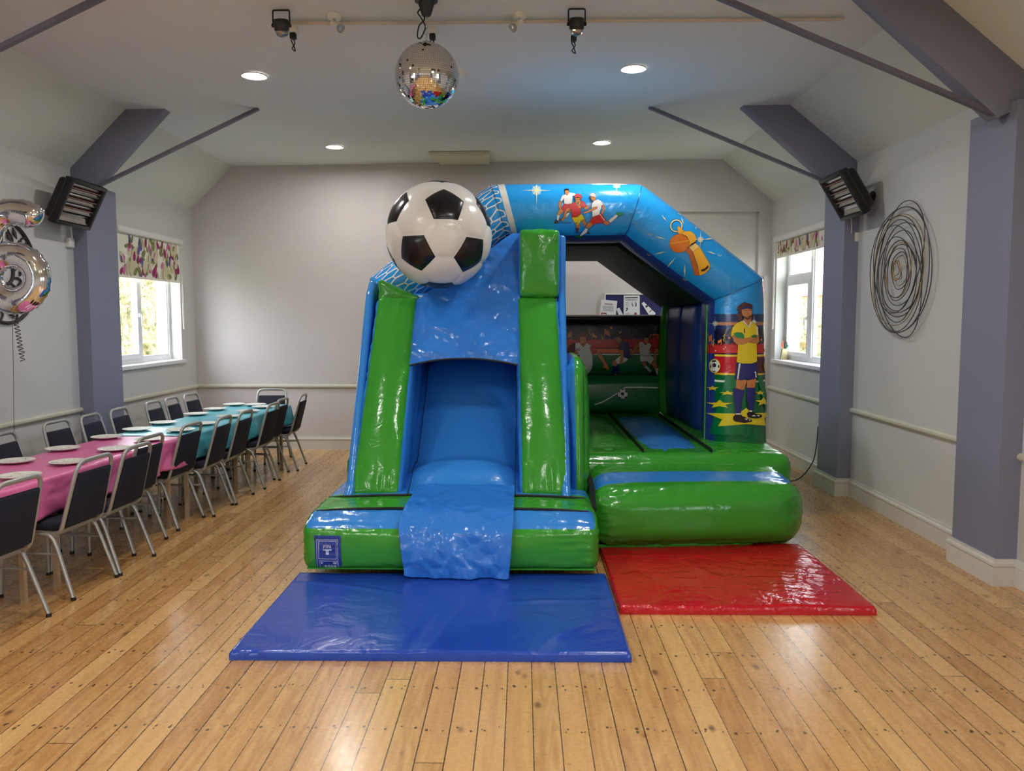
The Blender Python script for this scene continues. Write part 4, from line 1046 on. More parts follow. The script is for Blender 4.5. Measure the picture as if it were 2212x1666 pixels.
# net lines on the left half of the arch in tube coordinates
def net():
    m=MB(); w=.0055
    def S(s,th):
        h=BV_A.find_nearest(arch_pt(s,th)); return h[0]+h[1]*.0022
    segs=[((1.03,1.985),1.25),((1.985,2.035),1.3)]
    du=.088
    for (sa,sb),L in segs:
        nu=max(1,int(round((sb-sa)*L/du))); U=(sb-sa)/nu
        for i in range(nu+1):
            for k in range(-1,12):
                th0=-PI*1.02+ (k+.5*(i%2))*.34; s0=sa+U*i
                if s0>sb: continue
                if th0>.1 : continue
                pts=[(s0,th0-.055),(s0,th0+.055)]
                def strip(a,b):
                    n=4; prev=None
                    for q in range(n):
                        A=S(a[0]+(b[0]-a[0])*q/n,a[1]+(b[1]-a[1])*q/n); B=S(a[0]+(b[0]-a[0])*(q+1)/n,a[1]+(b[1]-a[1])*(q+1)/n)
                        d=(B-A); 
                        if d.length<1e-6: continue
                        nn=BV_A.find_nearest(A)[1]; sd=d.cross(nn).normalized()*w
                        m.add([A-sd,B-sd,B+sd,A+sd],[(0,1,2,3)])
                strip(pts[0],pts[1])
                if s0+U<=sb+1e-6:
                    strip((s0,th0+.055),(s0+U,th0+.17-.055)); strip((s0,th0-.055),(s0+U,th0-.17+.055))
    m.build('printed_net',pm('W'),arch,smooth=False)
net()
# three footballers on the horizontal bar
C2=(1150,370,.1356)
trio=[(('shd',0),line([(350,822),(620,820)],12)),(('shd',0),line([(665,975),(900,975)],12)),(('shd',0),line([(665,1040),(1200,1030)],14)),
('skin',[(570,640),(620,600),(620,650),(590,668)]),('W',[(565,655),(600,672),(540,738),(512,722)]),('rb',[(425,775),(500,732),(515,752),(450,795)]),
('skin',[(460,585),(500,645),(440,702),(398,690),(410,640)]),('W',[(392,690),(440,705),(412,790),(390,772)]),('rb',[(345,825),(372,770),(410,788),(408,820),(370,832)]),
('R',[(498,520),(632,518),(622,580),(600,622),(500,652),(463,580)]),('skin',[(440,470),(475,480),(455,540),(460,600),(435,607),(415,555),(420,500)]),
('W',[(440,470),(470,395),(530,370),(555,388),(580,345),(640,350),(697,368),(700,388),(640,400),(632,517),(560,525),(508,516),(500,440),(475,482)]),
('skin',[(515,312),(582,305),(580,345),(560,385),(545,388),(525,372)]),('K',[(508,325),(510,295),(545,284),(580,292),(583,325),(570,310),(520,315)]),
('skin',[(700,860),(757,832),(766,880),(735,912),(690,892)]),('rb',[(688,892),(735,905),(726,962),(700,966)]),('skin',[(775,785),(830,768),(866,830),(835,885),(800,832)]),('rb',[(828,982),(880,955),(920,985)]),
('Y',[(625,738),(720,725),(778,680),(812,720),(832,765),(772,787),(745,840),(700,858),(660,800)]),
('skin',[(580,575),(612,610),(550,650),(518,760),(480,797),(450,770),(490,735),(510,660),(540,600)]),('skin',[(820,588),(860,560),(900,543),(925,560),(890,592),(850,612)]),
('R',[(575,575),(620,515),(690,485),(730,550),(765,478),(810,480),(863,545),(822,592),(790,570),(768,602),(770,680),(720,727),(625,738),(628,620),(605,612)]),
('Y',[(680,490),(692,484),(730,545),(760,478),(772,488),(732,562)]),(('Y',0),circ(752,572,16,14)),(('R',0),circ(752,572,8,7)),(('N',0),[(688,812),(700,806),(698,838),(688,838)]),(('N',0),circ(712,822,9,13)),(('Y',0),circ(712,822,4,8)),
('skin',[(690,430),(762,428),(762,480),(735,522),(700,500),(684,460)]),('hair',[(668,420),(680,382),(720,366),(772,380),(792,420),(770,468),(758,430),(725,418),(692,430),(684,462)]),(('K',.4),line([(705,452),(722,456)],5)),(('K',.4),line([(738,456),(754,450)],5)),(('br',.3),line([(718,496),(745,496)],6)),
('skin',[(1095,550),(1130,535),(1157,580),(1142,640),(1115,698),(1092,672),(1120,610)]),
('skin',[(1120,815),(1160,775),(1232,810),(1200,853),(1160,847)]),('W',[(1208,782),(1310,700),(1350,688),(1362,715),(1245,818)]),('gl',[(1325,680),(1350,655),(1400,666),(1445,662),(1452,690),(1370,712)]),
('skin',[(905,805),(975,840),(900,902),(848,885),(865,840)]),('W',[(845,893),(887,905),(870,960),(765,1022),(753,1005)]),('gl',[(663,1015),(700,1003),(770,1015),(768,1045),(700,1042)]),
('R',[(1060,672),(1095,675),(1167,770),(1130,817),(1010,825),(975,842),(905,800),(950,740)]),(('W',0),line([(1066,676),(1150,785)],10)),
('W',[(945,530),(975,480),(1040,455),(1090,480),(1132,535),(1100,550),(1090,600),(1062,690),(950,732),(950,640),(942,580)]),
('skin',[(1030,597),(1035,568),(975,575),(860,640),(806,660),(812,682),(870,667),(950,637)]),
('skin',[(925,410),(985,420),(1012,435),(1000,470),(965,482),(935,460)]),('gry',[(905,402),(930,370),(975,362),(1010,390),(1015,438),(985,425),(930,412)])]
art('printed_footballers',BV_A,C2,trio,outline=1.0,maxlen=5)
# whistle
C3=(1360,420,.1537)
wh=[(('shd',0),[(0,0),(1,0),(1,1)])]
wh+=[(('cream',.9),circ(655,443,92)[:24]),]
ring=lambda x,y,r1,r2:[(x+r1*math.cos(2*PI*k/28),y+r1*math.sin(2*PI*k/28)) for k in range(29)]+[(x+r2*math.cos(2*PI*k/28),y+r2*math.sin(2*PI*k/28)) for k in range(28,-1,-1)]
wh=[(('cream',0),ring(655,443,88,72)),(('dk',0),ring(655,443,94,88)),(('dk',0),ring(655,443,72,67))]
wh+=[('O2',[(668,470),(672,448),(690,446),(735,490),(785,535),(740,560),(682,552)]),
('O5',[(775,795),(835,745),(885,812),(987,1112),(987,1142),(910,1132),(835,850)]),('O4',[(885,805),(980,735),(1130,985),(1120,1050),(1060,1112),(985,1142),(960,1010)]),
('O3',[(828,742),(920,683),(982,737),(885,807)]),('O2',[(682,558),(780,520),(850,518),(910,560),(942,622),(925,665),(830,742),(838,662),(800,590),(740,562)]),
('O1',circ(697,690,137,130,28)),(('O2',0),line([(575,690),(830,652)],10)),('dk',[(832,740),(862,700),(932,662),(915,688),(850,728)]),
('dk',[(1003,1060),(1060,1040),(1100,995),(1107,1030),(1052,1077),(1010,1080)])]
wh0=wh; wh=[]
for a,b in (((450,290),(522,383)),((722,320),(758,425)),((942,435),(922,490)),((355,588),(505,630)),((345,842),(515,800)),((518,1038),(650,880)),((776,975),(778,1160)),((1090,800),(1210,845)),((1040,640),(1190,620))):
    wh.append((('cream',0),taper(a,b,16)))
for x,y in((285,560),(275,845),(785,1190),(1262,858),(705,280)):
    wh.append((('cream',0),line([(x-28,y-14),(x-8,y+14),(x,y-12),(x+10,y+16),(x+28,y)],6)))
wh+=flare(990,640,95)
art('printed_whistle',BV_A,C3,wh0,outline=1.0,maxlen=5); tag(art('printed_whistle_rays',BV_A,C3,wh,outline=1.0,maxlen=5),'cream rays and flare around the whistle')
# goalkeeper leg panel
C4=(1480,620,.2041)
rnd=random.Random(4)
crowd=[(226,702)]; x=226
while x<862:
    crowd.append((x,rnd.uniform(606,632))); x+=rnd.uniform(7,15); crowd.append((x,rnd.uniform(585,606))); x+=rnd.uniform(5,10)
crowd.append((868,702))
kp=[(('gs',0),[(300,1640),(430,940),(620,940),(640,1640)]),(('crowd',0),crowd)]
kp=[(('crowd',0),crowd),(('mar',0),[(745,744),(868,744),(868,913),(745,913)])]
for fx,fy,h,w in((285,505,110,-36),(385,552,60,-38)): kp+=[(('flag',0),[(fx,fy),(fx+w,fy+20),(fx+w+4,fy+h*.75),(fx,fy+h*.55)]),(('flag',0),line([(fx,fy),(fx,fy+h)],6))]
for x,y in((240,500),(467,540),(325,675),(410,655),(430,637),(800,560)): kp.append((('flag' if y<600 else 'W',0),circ(x,y,11 if y<600 else 6)))
for x,y in((415,540),(305,595)): kp.append((('Y',0),line([(x+10,y-40),(x-6,y-15),(x+6,y),(x-8,y+18),(x,y+36)],7)))
kp+=flare(322,388,60)+flare(722,372,55)
kp+=[(('gs',0),[(262,1560),(440,940),(640,940),(630,1560)]),(('gs',0),[(750,940),(800,940),(864,1180),(864,1400)])]
kp+=[(('Y',0),circ(322,836,58,74)),(('W',0),circ(322,836,51,66)),('K',circ(318,828,22,24,5,-PI/2,1.5*PI)),(('K',0),[(290,782),(330,772),(340,790),(305,798)]),(('K',0),[(275,830),(285,815),(290,850),(278,862)]),(('K',0),[(366,820),(372,850),(358,860),(355,835)]),(('K',0),[(300,885),(335,888),(325,900),(310,898)])]
kp+=[(('Y',0),circ(852,836,34,74)),(('W',0),circ(854,836,28,66))]
for s in((302,1072,66,28),(452,1122,92,26),(375,1240,142,48),(780,1120,52,26),(812,1215,86,48)): kp.append((('Y',0),star5(*s)))
kp.append((('Y',0),[(236,1334),(560,1340),(640,1278),(700,1335),(862,1330),(820,1392),(834,1466),(640,1450),(358,1474),(400,1400)]))
kp+=[('br',[(560,350),(545,345),(565,330),(530,290),(556,285),(560,255),(538,240),(556,236),(545,215),(565,200),(590,178),(625,160),(640,168),(680,178),(705,195),(703,225),(700,260),(705,335),(690,352),(680,300),(600,300),(600,362)]),
('skin',[(620,322),(692,320),(690,362),(668,405),(605,360)]),
('N',[(505,1070),(612,1088),(622,1100),(600,1200),(582,1342),(530,1342),(522,1240),(510,1150)]),('N',[(643,1062),(727,1066),(727,1180),(708,1312),(665,1302),(640,1160)]),
('skin',[(538,975),(650,985),(622,1080),(600,1092),(533,1070)]),('skin',[(648,985),(742,968),(724,1068),(645,1066)]),
('N',[(540,795),(600,810),(700,810),(748,795),(754,960),(700,977),(655,988),(645,960),(600,988),(523,975)]),(('W',0),[(565,808),(582,810),(560,975),(547,972)]),(('W',0),[(722,895),(737,895),(742,950),(748,955),(728,957),(733,948),(729,908),(720,908)]),
('Y',[(600,356),(655,420),(680,362),(725,388),(757,430),(762,512),(742,560),(748,790),(700,810),(600,810),(541,795),(556,620),(525,575),(486,512),(500,430),(540,385)]),
(('W',.4),[(598,360),(614,354),(668,418),(684,364),(697,370),(672,434)]),(('W',0),[(738,410),(752,425),(760,510),(748,512)]),(('rb',0),[(610,446),(626,436),(628,482),(632,487),(613,489),(617,480),(616,452)]),
('skin',[(740,512),(764,510),(768,580),(745,600),(668,588),(700,565),(738,545)]),('skin',[(498,512),(530,520),(560,545),(640,545),(715,522),(742,540),(700,570),(610,607),(545,607),(512,577)]),
('gl',[(513,490),(545,481),(592,485),(617,510),(617,542),(560,540),(522,520)]),('gl',[(690,520),(720,506),(742,512),(735,532),(705,537)]),
('skin',[(590,235),(600,222),(650,220),(690,230),(700,262),(694,300),(675,337),(650,347),(625,332),(602,300),(590,270)]),(('br',.2),[(608,300),(630,318),(660,312),(692,296),(676,336),(650,348),(626,333)]),(('skin',.2),circ(652,322,12,5,10)),
(('N',.5),[(588,222),(640,208),(692,216),(694,236),(640,228),(590,242)]),(('W',.3),circ(628,262,10,5,10)),(('W',.3),circ(674,260,9,5,10)),(('K',0),circ(630,262,4,4,8)),(('K',0),circ(674,260,4,4,8)),(('K',0),line([(614,250),(642,250)],5)),(('K',0),line([(662,248),(688,246)],5)),(('skind',0),line([(656,262),(662,288),(648,292)],4)),
(('skind',0),line([(588,1080),(596,1052),(612,1050)],5)),(('skind',0),line([(688,1060),(694,1036),(708,1034)],5)),
('W',[(532,1335),(582,1335),(578,1358),(535,1360)]),('dk',[(508,1372),(530,1348),(585,1352),(602,1368),(690,1402),(692,1422),(620,1436),(530,1420),(508,1402)]),(('W',0),[(618,1392),(655,1386),(645,1408)]),(('W',0),[(660,1398),(685,1404),(668,1416)]),
('W',[(665,1302),(700,1305),(695,1325),(668,1322)]),('dk',[(645,1335),(665,1318),(705,1322),(725,1338),(787,1352),(787,1376),(740,1387),(655,1377)]),(('W',0),[(690,1366),(712,1350),(732,1368)]),(('W',0),[(742,1350),(770,1358),(752,1370)])]
art('printed_goalkeeper',BV_A,C4,kp,outline=1.0,maxlen=5)
# back wall artwork
C5=(1200,680,.1627)
crowd=[(100,442)]; x=100
while x<1470:
    crowd.append((x,rnd.uniform(330,360)-(60 if x>1290 else 0))); x+=rnd.uniform(9,20); crowd.append((x,rnd.uniform(300,335)-(60 if x>1290 else 0))); x+=rnd.uniform(7,14)
crowd.append((1470,442))
bwp=[(('crowd',0),crowd)]
for fx,fy,w,h in((650,180,75,130),(210,215,-45,110),(490,245,55,80)): bwp+=[(('flag',0),[(fx,fy),(fx+w,fy+h*.45),(fx+w,fy+h*.85),(fx,fy+h*.6)]),(('flag',0),line([(fx,fy),(fx,fy+h+20)],6))]
bwp+=[(('flag',0),line([(1255,310),(1255,268),(1360,268),(1360,310)],14)),(('flag',0),circ(740,175,15)),(('flag',0),circ(855,235,15)),(('Y',0),line([(430,200),(460,225),(440,240),(475,270)],9)),(('Y',0),line([(605,270),(620,290),(612,300),(628,330)],9))]
bwp+=[(('W',0),line([(520,1192),(620,1160),(720,1105),(830,1035),(930,966),(1150,964),(1462,972)],15)),
('skin',[(340,825),(387,822),(382,870),(350,862)]),('W',[(345,862),(384,868),(388,900),(355,900)]),('R',[(352,900),(392,872),(395,925),(375,965),(360,955)]),
('W',[(285,618),(400,680),(493,683),(468,740),(402,822),(328,800)]),('mar',[(150,460),(200,400),(262,373),(268,462),(240,522),(150,520)]),('skin',[(545,475),(590,490),(650,600),(712,702),(694,742),(650,700),(625,717),(640,660),(590,590),(540,522)]),
('R',[(460,408),(522,440),(552,475),(522,527),(480,532),(452,470)]),('W',[(262,375),(320,368),(370,432),(410,373),(477,405),(455,440),(490,540),(494,677),(420,687),(308,620),(318,540),(263,460)]),
(('R',0),line([(285,445),(285,480)],9)),(('R',0),ring(310,462,18,10)),(('R',0),line([(355,765),(352,800)],9)),(('R',0),ring(382,786,17,9)),
('skin',[(316,318),(340,288),(407,298),(410,350),(397,400),(365,428),(333,400)]),('rb',[(268,300),(300,245),(370,220),(432,243),(450,330),(415,345),(405,300),(345,288),(318,318),(312,350)]),(('K',.3),line([(338,330),(358,336)],5)),(('K',.3),line([(375,336),(395,328)],5)),(('br',.2),line([(350,385),(385,385)],7)),
('N',[(760,680),(838,668),(842,770),(810,778),(790,742),(770,792),(738,787)]),('W',[(675,805),(735,783),(765,800),(755,810)]),('W',[(780,820),(815,778),(850,782),(830,808)]),
('skin',[(748,620),(790,600),(832,650),(800,682),(758,672)]),('W',[(788,600),(860,543),(972,583),(930,622),(860,652),(820,652)]),('skin',[(850,460),(907,470),(897,600),(880,652),(845,647),(865,560)]),
('N',[(843,375),(885,343),(962,360),(975,430),(992,550),(965,587),(900,560),(907,472),(838,460)]),('skin',[(795,300),(850,293),(887,345),(850,377),(820,367),(793,330)]),('K',[(783,272),(830,248),(872,268),(892,347),(850,300),(797,302)]),
('W',[(1168,690),(1205,665),(1277,740),(1260,762)]),('W',[(1318,715),(1367,695),(1372,780),(1340,792)]),('dk',[(1262,740),(1340,775),(1330,795),(1275,768)]),
('skin',[(1128,615),(1197,613),(1207,670),(1170,692)]),('skin',[(1263,655),(1320,600),(1352,690),(1318,722)]),('W',[(1116,540),(1262,543),(1322,580),(1255,662),(1210,615),(1123,620)]),
('skin',[(1300,490),(1322,468),(1340,560),(1330,622),(1303,600)]),('skin',[(1103,365),(1117,420),(1062,470),(1020,542),(998,520),(1050,400)]),('R',[(1270,403),(1317,470),(1295,502),(1243,460)]),
('W',[(1106,365),(1140,353),(1190,402),(1230,368),(1272,400),(1240,470),(1252,542),(1170,547),(1113,535)]),(('R',0),line([(1128,418),(1128,442)],6)),(('R',0),line([(1138,420),(1155,420),(1145,430),(1155,440),(1138,444)],5)),
('skin',[(1173,300),(1232,298),(1234,350),(1210,387),(1185,372),(1173,340)]),('K',[(1168,310),(1172,290),(1210,283),(1242,300),(1236,322),(1225,302),(1180,304)]),
('W',circ(887,1050,68,64)),('K',circ(887,1050,23,22,5,-PI/2,1.5*PI)),(('K',0),circ(840,1015,16,14,10)),(('K',0),circ(935,1018,16,14,10)),(('K',0),circ(850,1098,18,10,10)),(('K',0),circ(930,1095,18,10,10)),(('K',0),circ(887,995,20,7,10))]
art('printed_match_scene',BV_W,C5,bwp,outline=1.1,maxlen=6)
# certificate label on the slide base
LB=mat('label_blue',(38,62,150),.35); LW=mat('label_white',(205,210,232),.5)
lab=empty('t'); bpy.data.objects.remove(lab)
p0=atY(677,1158,4.93); p1=atY(735,1158,4.93); p2=atY(679,1240,4.93)
lx,lw,lz,lh=p0.x,(p1.x-p0.x),p0.z,(p0.z-p2.z)
BVB=bvh_of([o for o in castle.children if o.name.startswith('slide_base')])
def labpoly(m,pts,mi,off,n=6):
    pts=[Vector((x,y,0)) for x,y in pts]; tr=tessellate_polygon([pts]); bm=bmesh.new(); vs=[bm.verts.new(p) for p in pts]
    for t in tr:
        try: bm.faces.new([vs[i] for i in t])
        except ValueError: pass
    for _ in range(4):
        L=[e for e in bm.edges if e.calc_length()>.14]
        if not L: break
        bmesh.ops.subdivide_edges(bm,edges=L,cuts=1); bmesh.ops.triangulate(bm,faces=bm.faces)
    v=[];ix={}
    for w in bm.verts:
        P=Vector((lx+w.co.x*lw,4.0,lz-w.co.y*lh)); h=BVB.ray_cast(P,Vector((0,1,0)),3)
        if h[0] is None: y=4.95
        else: y=h[0].y
        ix[w]=len(v); v.append((P.x,y-off,P.z))
    m.add(v,[[ix[w] for w in f.verts] for f in bm.faces],mi); bm.free()
m=MB(); labpoly(m,[(0,0),(1,0),(1.02,1),(.06,1)],0,.004)
def rr(x0,y0,x1,y1,t): 
    for a in ([(x0,y0),(x1,y0),(x1,y0+t),(x0,y0+t)],[(x0,y1-t),(x1,y1-t),(x1,y1),(x0,y1)],[(x0,y0),(x0+t,y0),(x0+t,y1),(x0,y1)],[(x1-t,y0),(x1,y0),(x1,y1),(x1-t,y1)]): labpoly(m,a,1,.0055)
rr(.09,.10,.9,.93,.018); rr(.16,.14,.84,.62,.018); rr(.18,.66,.86,.88,.018)
def glyph(s,x,y,w,h,t):
    G={'P':[((0,0),(0,1)),((0,0),(1,0)),((1,0),(1,.5)),((0,.5),(1,.5))],'I':[((.5,-.4),(.5,1))],'A':[((0,1),(.5,0)),((.5,0),(1,1)),((.2,.65),(.8,.65))]}
    for a,b in G[s]:
        A=Vector((x+a[0]*w,y+a[1]*h)); B=Vector((x+b[0]*w,y+b[1]*h)); d=(B-A).normalized()*t/2; n=Vector((-d.y,d.x)); A-=d;B+=d
        labpoly(m,[tuple(A-n),tuple(B-n),tuple(B+n),tuple(A+n)],1,.006)
for k,s in enumerate('PIPA'): glyph(s,.36+k*.075,.26,.05,.065,.022)
for a in ([(.34,.36),(.66,.36),(.66,.385),(.34,.385)],[(.44,.385),(.56,.385),(.56,.5),(.44,.5)],[(.24,.70),(.30,.70),(.30,.76),(.24,.76)],[(.70,.70),(.82,.70),(.82,.76),(.70,.76)]): labpoly(m,a,1,.0058)
for k in range(4): x=.36+k*.12; labpoly(m,[(x,.79),(x+.09,.79),(x+.09,.85),(x,.85)],1,.0058)
m.build('certificate_label',[LB,LW],[o for o in castle.children if o.name.startswith('slide_base')][0],smooth=False)
# ================================================================= MATS
def floormat(name,x0,x1,y0,y1,mt,label,cat='mat',seedy=1,creases=(),wr=None):
    """foam mat in a glossy cover: soft top, folds that pull across the vinyl"""
    nx,ny=170,130; v=[];f=[]; h=.048; r=.012
    def hgt(u,w):
        x=x0+(x1-x0)*u; y=y0+(y1-y0)*w; e=min(u,1-u)*(x1-x0); g=min(w,1-w)*(y1-y0)
        z=h-r*max(0,1-e/r)**2-r*max(0,1-g/r)**2 if (e<r or g<r) else h
        z+=.004*noise.noise(Vector((x*2.5,y*2.5,seedy)))
        for (cu,cw,ang,L,am,wd) in creases:
            dx=(u-cu)*1.4;dy=w-cw; a=dx*math.cos(ang)+dy*math.sin(ang); b=-dx*math.sin(ang)+dy*math.cos(ang)
            b+=.03*noise.noise(Vector((a*3,cu*9,seedy)))
            z+=am*math.exp(-(b/wd)**2)*math.exp(-(a/L)**2)
        if wr:
            for (cu,cw,ang,sx,sy,am,rad) in wr:
                dx=u-cu;dy=w-cw; a=dx*math.cos(ang)+dy*math.sin(ang); b=-dx*math.sin(ang)+dy*math.cos(ang)
                k=math.exp(-(dx*dx+dy*dy)/(rad*rad)); z+=am*k*(1-2*abs(noise.noise(Vector((a*sx,b*sy,seedy)))))
        return x,y,z
    for i in range(ny+1):
        for j in range(nx+1): v.append(hgt(j/nx,i/ny))
    for i in range(ny):
        for j in range(nx): a=i*(nx+1)+j; f.append((a,a+1,a+nx+2,a+nx+1))
    ring_=[j for j in range(nx+1)]+[i*(nx+1)+nx for i in range(1,ny+1)]+[ny*(nx+1)+j for j in range(nx-1,-1,-1)]+[i*(nx+1) for i in range(ny-1,0,-1)]
    b0=len(v)
    for q in ring_: x,y,z=v[q]; v.append((x,y,.001))
    n=len(ring_)
    for k in range(n): k2=(k+1)%n; f.append((ring_[k2],ring_[k],b0+k,b0+k2))
    f.append(tuple(range(b0,b0+n))[::-1])
    o=pyd(name,v,f,mt,None,auto=50); tag(o,label,cat); return o
MBL=vinyl('mat_blue_vinyl',(32,70,172),.2,.3,4); MRD=vinyl('mat_red_vinyl',(190,16,30),.17,.55,5)
floormat('crash_mat',-1.425,.525,3.79,5.02,MBL,'blue shiny crash mat on the floor in front of the slide','mat',1,[(.17,.78,-.35,.3,.006,.02),(.53,.25,1.35,.35,.006,.02),(.47,.3,1.45,.3,-.006,.02),(.82,.58,.1,.2,.006,.02),(.85,.2,.9,.15,.005,.03),(.3,.25,1.7,.12,.004,.03)],
    [(.5,.25,1.3,1.5,9,.006,.22),(.2,.2,.6,2,9,.003,.25),(.85,.3,.3,2,10,.004,.25),(.95,.8,.2,2,12,.003,.2)])
floormat('crash_mat',.545,1.975,4.43,5.72,MRD,'red shiny crash mat on the floor in front of the entrance step','mat',5,[(.70,.15,1.35,.3,.006,.03),(.58,.2,1.9,.3,.005,.035),(.42,.5,2.1,.4,.004,.03)],
    [(.85,.35,-.25,1.3,11,.011,.30),(.72,.1,1.4,1.5,8,.010,.2),(.95,.75,.2,1.5,12,.006,.25),(.3,.3,2.2,1.5,6,.004,.4)])
# ================================================================= TABLES, CLOTHS, PLATES
TH=.70
def edge_x(y): return -2.865+.062*(y-4.7)   # near long edge
def far_x(y): return edge_x(y)-.60
ang=math.atan(.062)
WOOD=mat('pale_table_leg',(176,150,120),.5); TTOP=mat('table_laminate',(190,170,140),.5)
def table(y0,y1,lab):
    yc=(y0+y1)/2; xc=(edge_x(yc)+far_x(yc))/2; L=(y1-y0)
    e=empty('folding_table',(xc,yc,0),-ang,label=lab,cat='table',group='tables end to end along the left wall')
    box('table_top',(-.30,-L/2+.005,TH-.03),(.30,L/2-.005,TH-.006),TTOP,e,bev=.004)
    for sx in(-1,1):
        for sy in(-1,1):
            m=MB(); m.box((sx*.27-.014,sy*(L/2-.14)-.014,.012),(sx*.27+.014,sy*(L/2-.14)+.014,TH-.03)); m.box((sx*.27-.016,sy*(L/2-.14)-.016,0),(sx*.27+.016,sy*(L/2-.14)+.016,.02)); m.build('leg',WOOD,e,smooth=False)
    m=MB()
    for sy in(-1,1): m.box((-.27,sy*(L/2-.14)-.01,TH-.075),(.27,sy*(L/2-.14)+.01,TH-.03))
    m.build('apron',WOOD,e,smooth=False)
table(2.95,4.72,'folding table under the pink cloth nearest the camera'); table(4.74,6.42,'folding table under the far half of the pink cloth')
table(6.44,7.70,'folding table under the near half of the turquoise cloth'); table(7.72,8.90,'folding table under the turquoise cloth at the far end')
def cloth(name,y0,y1,mt,label,front,back,lift=0,dropn=.22,seed=0,dropend=.3):
    """plastic cloth over the tables: top sheet and hanging sides with folds"""
    v=[];f=[]; NY=int((y1-y0)/.025); cols=[]
    # cross-section parameter: from near hem up over top to far hem
    sec=[]
    nd=12
    for k in range(nd+1): sec.append(('n',1-k/nd))
    for k in range(1,25): sec.append(('t',k/24))
    for k in range(1,nd+1): sec.append(('f',k/nd))
    for i in range(NY+1):
        y=y0+(y1-y0)*i/NY
        for kind,t in sec:
            if kind=='t': x=edge_x(y)+(far_x(y)-edge_x(y))*t; z=TH+.001+lift; 
            elif kind=='n': x=edge_x(y)+.012; z=TH-(dropn+.03*noise.noise(Vector((y*2.2,seed,0))))*t
            else: x=far_x(y)-.012; z=TH-(.2)*t
            q=Vector((x,y,z))
            if kind=='t':
                q.z+=.0035*ridged(Vector((x*7,y*4,seed)),1)+.004*ridged(Vector((x*3+y*2.2,y*1.3-x*4,seed+3)),1)
            else:
                am=t*(.022); fold=math.sin(y*13+3*noise.noise(Vector((y*2,t,seed))))*am+noise.noise(Vector((y*6,t*2,seed)))*am*.8
                q.x+= (1 if kind=='n' else -1)*(fold+.022*t+.01*ridged(Vector((y*12,t*5,seed+1)),1))
            v.append(q)
    n=len(sec)
    for i in range(NY):
        for k in range(n-1): a=i*n+k; f.append((a,a+n,a+n+1,a+1))
    # hanging end panels
    for end,yy,s in((front,y0,-1),(back,y1,1)):
        if not end: continue
        i=0 if s<0 else NY; base=[i*n+k for k in range(nd,nd+25)]; prev=base
        for r_ in range(1,11):
            t=r_/10; row=[]
            for q in base:
                p=v[q].copy(); p.z-=dropend*t; p.y+=s*(.01+.03*t*math.sin(p.x*22)+.05*t); p.x+=(p.x-(edge_x(yy)-.3))*.16*t
                row.append(len(v)); v.append(p)
            for k in range(len(base)-1): f.append((prev[k],prev[k+1],row[k+1],row[k]))
            prev=row
    o=pyd(name,v,f,mt,None,smooth=True); sm=o.modifiers.new('t','SOLIDIFY'); sm.thickness=.0012; tag(o,label,'tablecloth'); return o
PINK=mat('pink_plastic_cloth',(228,112,170),.32,bump=.5,bscale=14,bdist=.01); TEAL=mat('turquoise_plastic_cloth',(92,190,208),.28,bump=.5,bscale=14,bdist=.01)
for m_,tc_ in((PINK,(.7,.1,.35)),(TEAL,(.1,.55,.55))):
    b=m_.node_tree.nodes['Principled BSDF']; b.inputs['Subsurface Weight'].default_value=0
cloth('tablecloth',2.9,6.50,PINK,'pink plastic tablecloth over the nearer tables',False,False,0,.22,1)
cloth('tablecloth',6.49,8.93,TEAL,'turquoise plastic tablecloth over the tables by the back wall',False,True,.004,.22,5,.22)
PLM=[mat('paper_plate_white',(232,230,220),.5),mat('confetti_dark',(70,66,80),.6),mat('confetti_gold',(196,170,100),.4,.4)]
def plate_proto():
    m=MB(); m.lathe([(.001,0),(.075,0),(.095,.006),(.115,.012),(.116,.0135),(.096,.009),(.075,.0035),(.001,.003)],40)
    rnd=random.Random(9)
    for k in range(110):
        a=rnd.uniform(0,2*PI); r=.108*math.sqrt(rnd.random()); z=.0042 if r<.074 else .0042+(r-.074)*.26; s=rnd.uniform(.0028,.0055); b=rnd.uniform(0,PI)
        c=Vector((r*math.cos(a),r*math.sin(a),z+.0006)); u=Vector((math.cos(b),math.sin(b),0))*s; w=Vector((-math.sin(b),math.cos(b),0))*s*.7
        m.add([c-u,c-w,c+u,c+w],[(0,1,2,3)],rnd.choice([1,1,2]))
    return m.build('paper_plate',PLM,None,auto=60)
PL=[(-2.99,4.75,'first','near'),(-2.98,5.22,'second','near'),(-2.965,5.76,'third','near'),(-2.93,6.24,'fourth','near'),(-2.905,6.74,'fifth','near'),(-2.87,7.16,'sixth','near'),(-2.84,7.70,'seventh','near'),(-2.83,8.16,'eighth','near'),(-2.80,8.56,'ninth','near'),
    (-3.352,5.25,'first','far'),(-3.335,5.77,'second','far'),(-3.315,6.35,'third','far'),(-3.275,6.78,'fourth','far'),(-3.25,7.22,'fifth','far'),(-3.225,7.90,'sixth','far'),(-3.205,8.34,'seventh','far'),(-3.17,8.80,'eighth','far'),(-2.93,8.78,'last','end')]
PL=[(edge_x(y)-.15 if s=='near' else x,y,n,s) for x,y,n,s in PL]
proto=None
for i,(x,y,n,s) in enumerate(PL):
    if proto is None: proto=plate_proto(); o=proto
    else: o=proto.copy(); col.objects.link(o)
    cl='pink' if y<6.44 else 'turquoise'
    o.location=(x,y,TH+.010+(.004 if y>6.44 else 0)); o.rotation_euler=(0,0,i*1.3)
    side={'near':'on the castle side','far':'on the wall side','end':''}[s]
    tag(o,('speckled paper plate at the far end of the turquoise cloth' if s=='end' else '%s speckled plate from the camera %s, on the %s cloth'%(n,side,cl)),'plate','speckled paper plates along the tables')
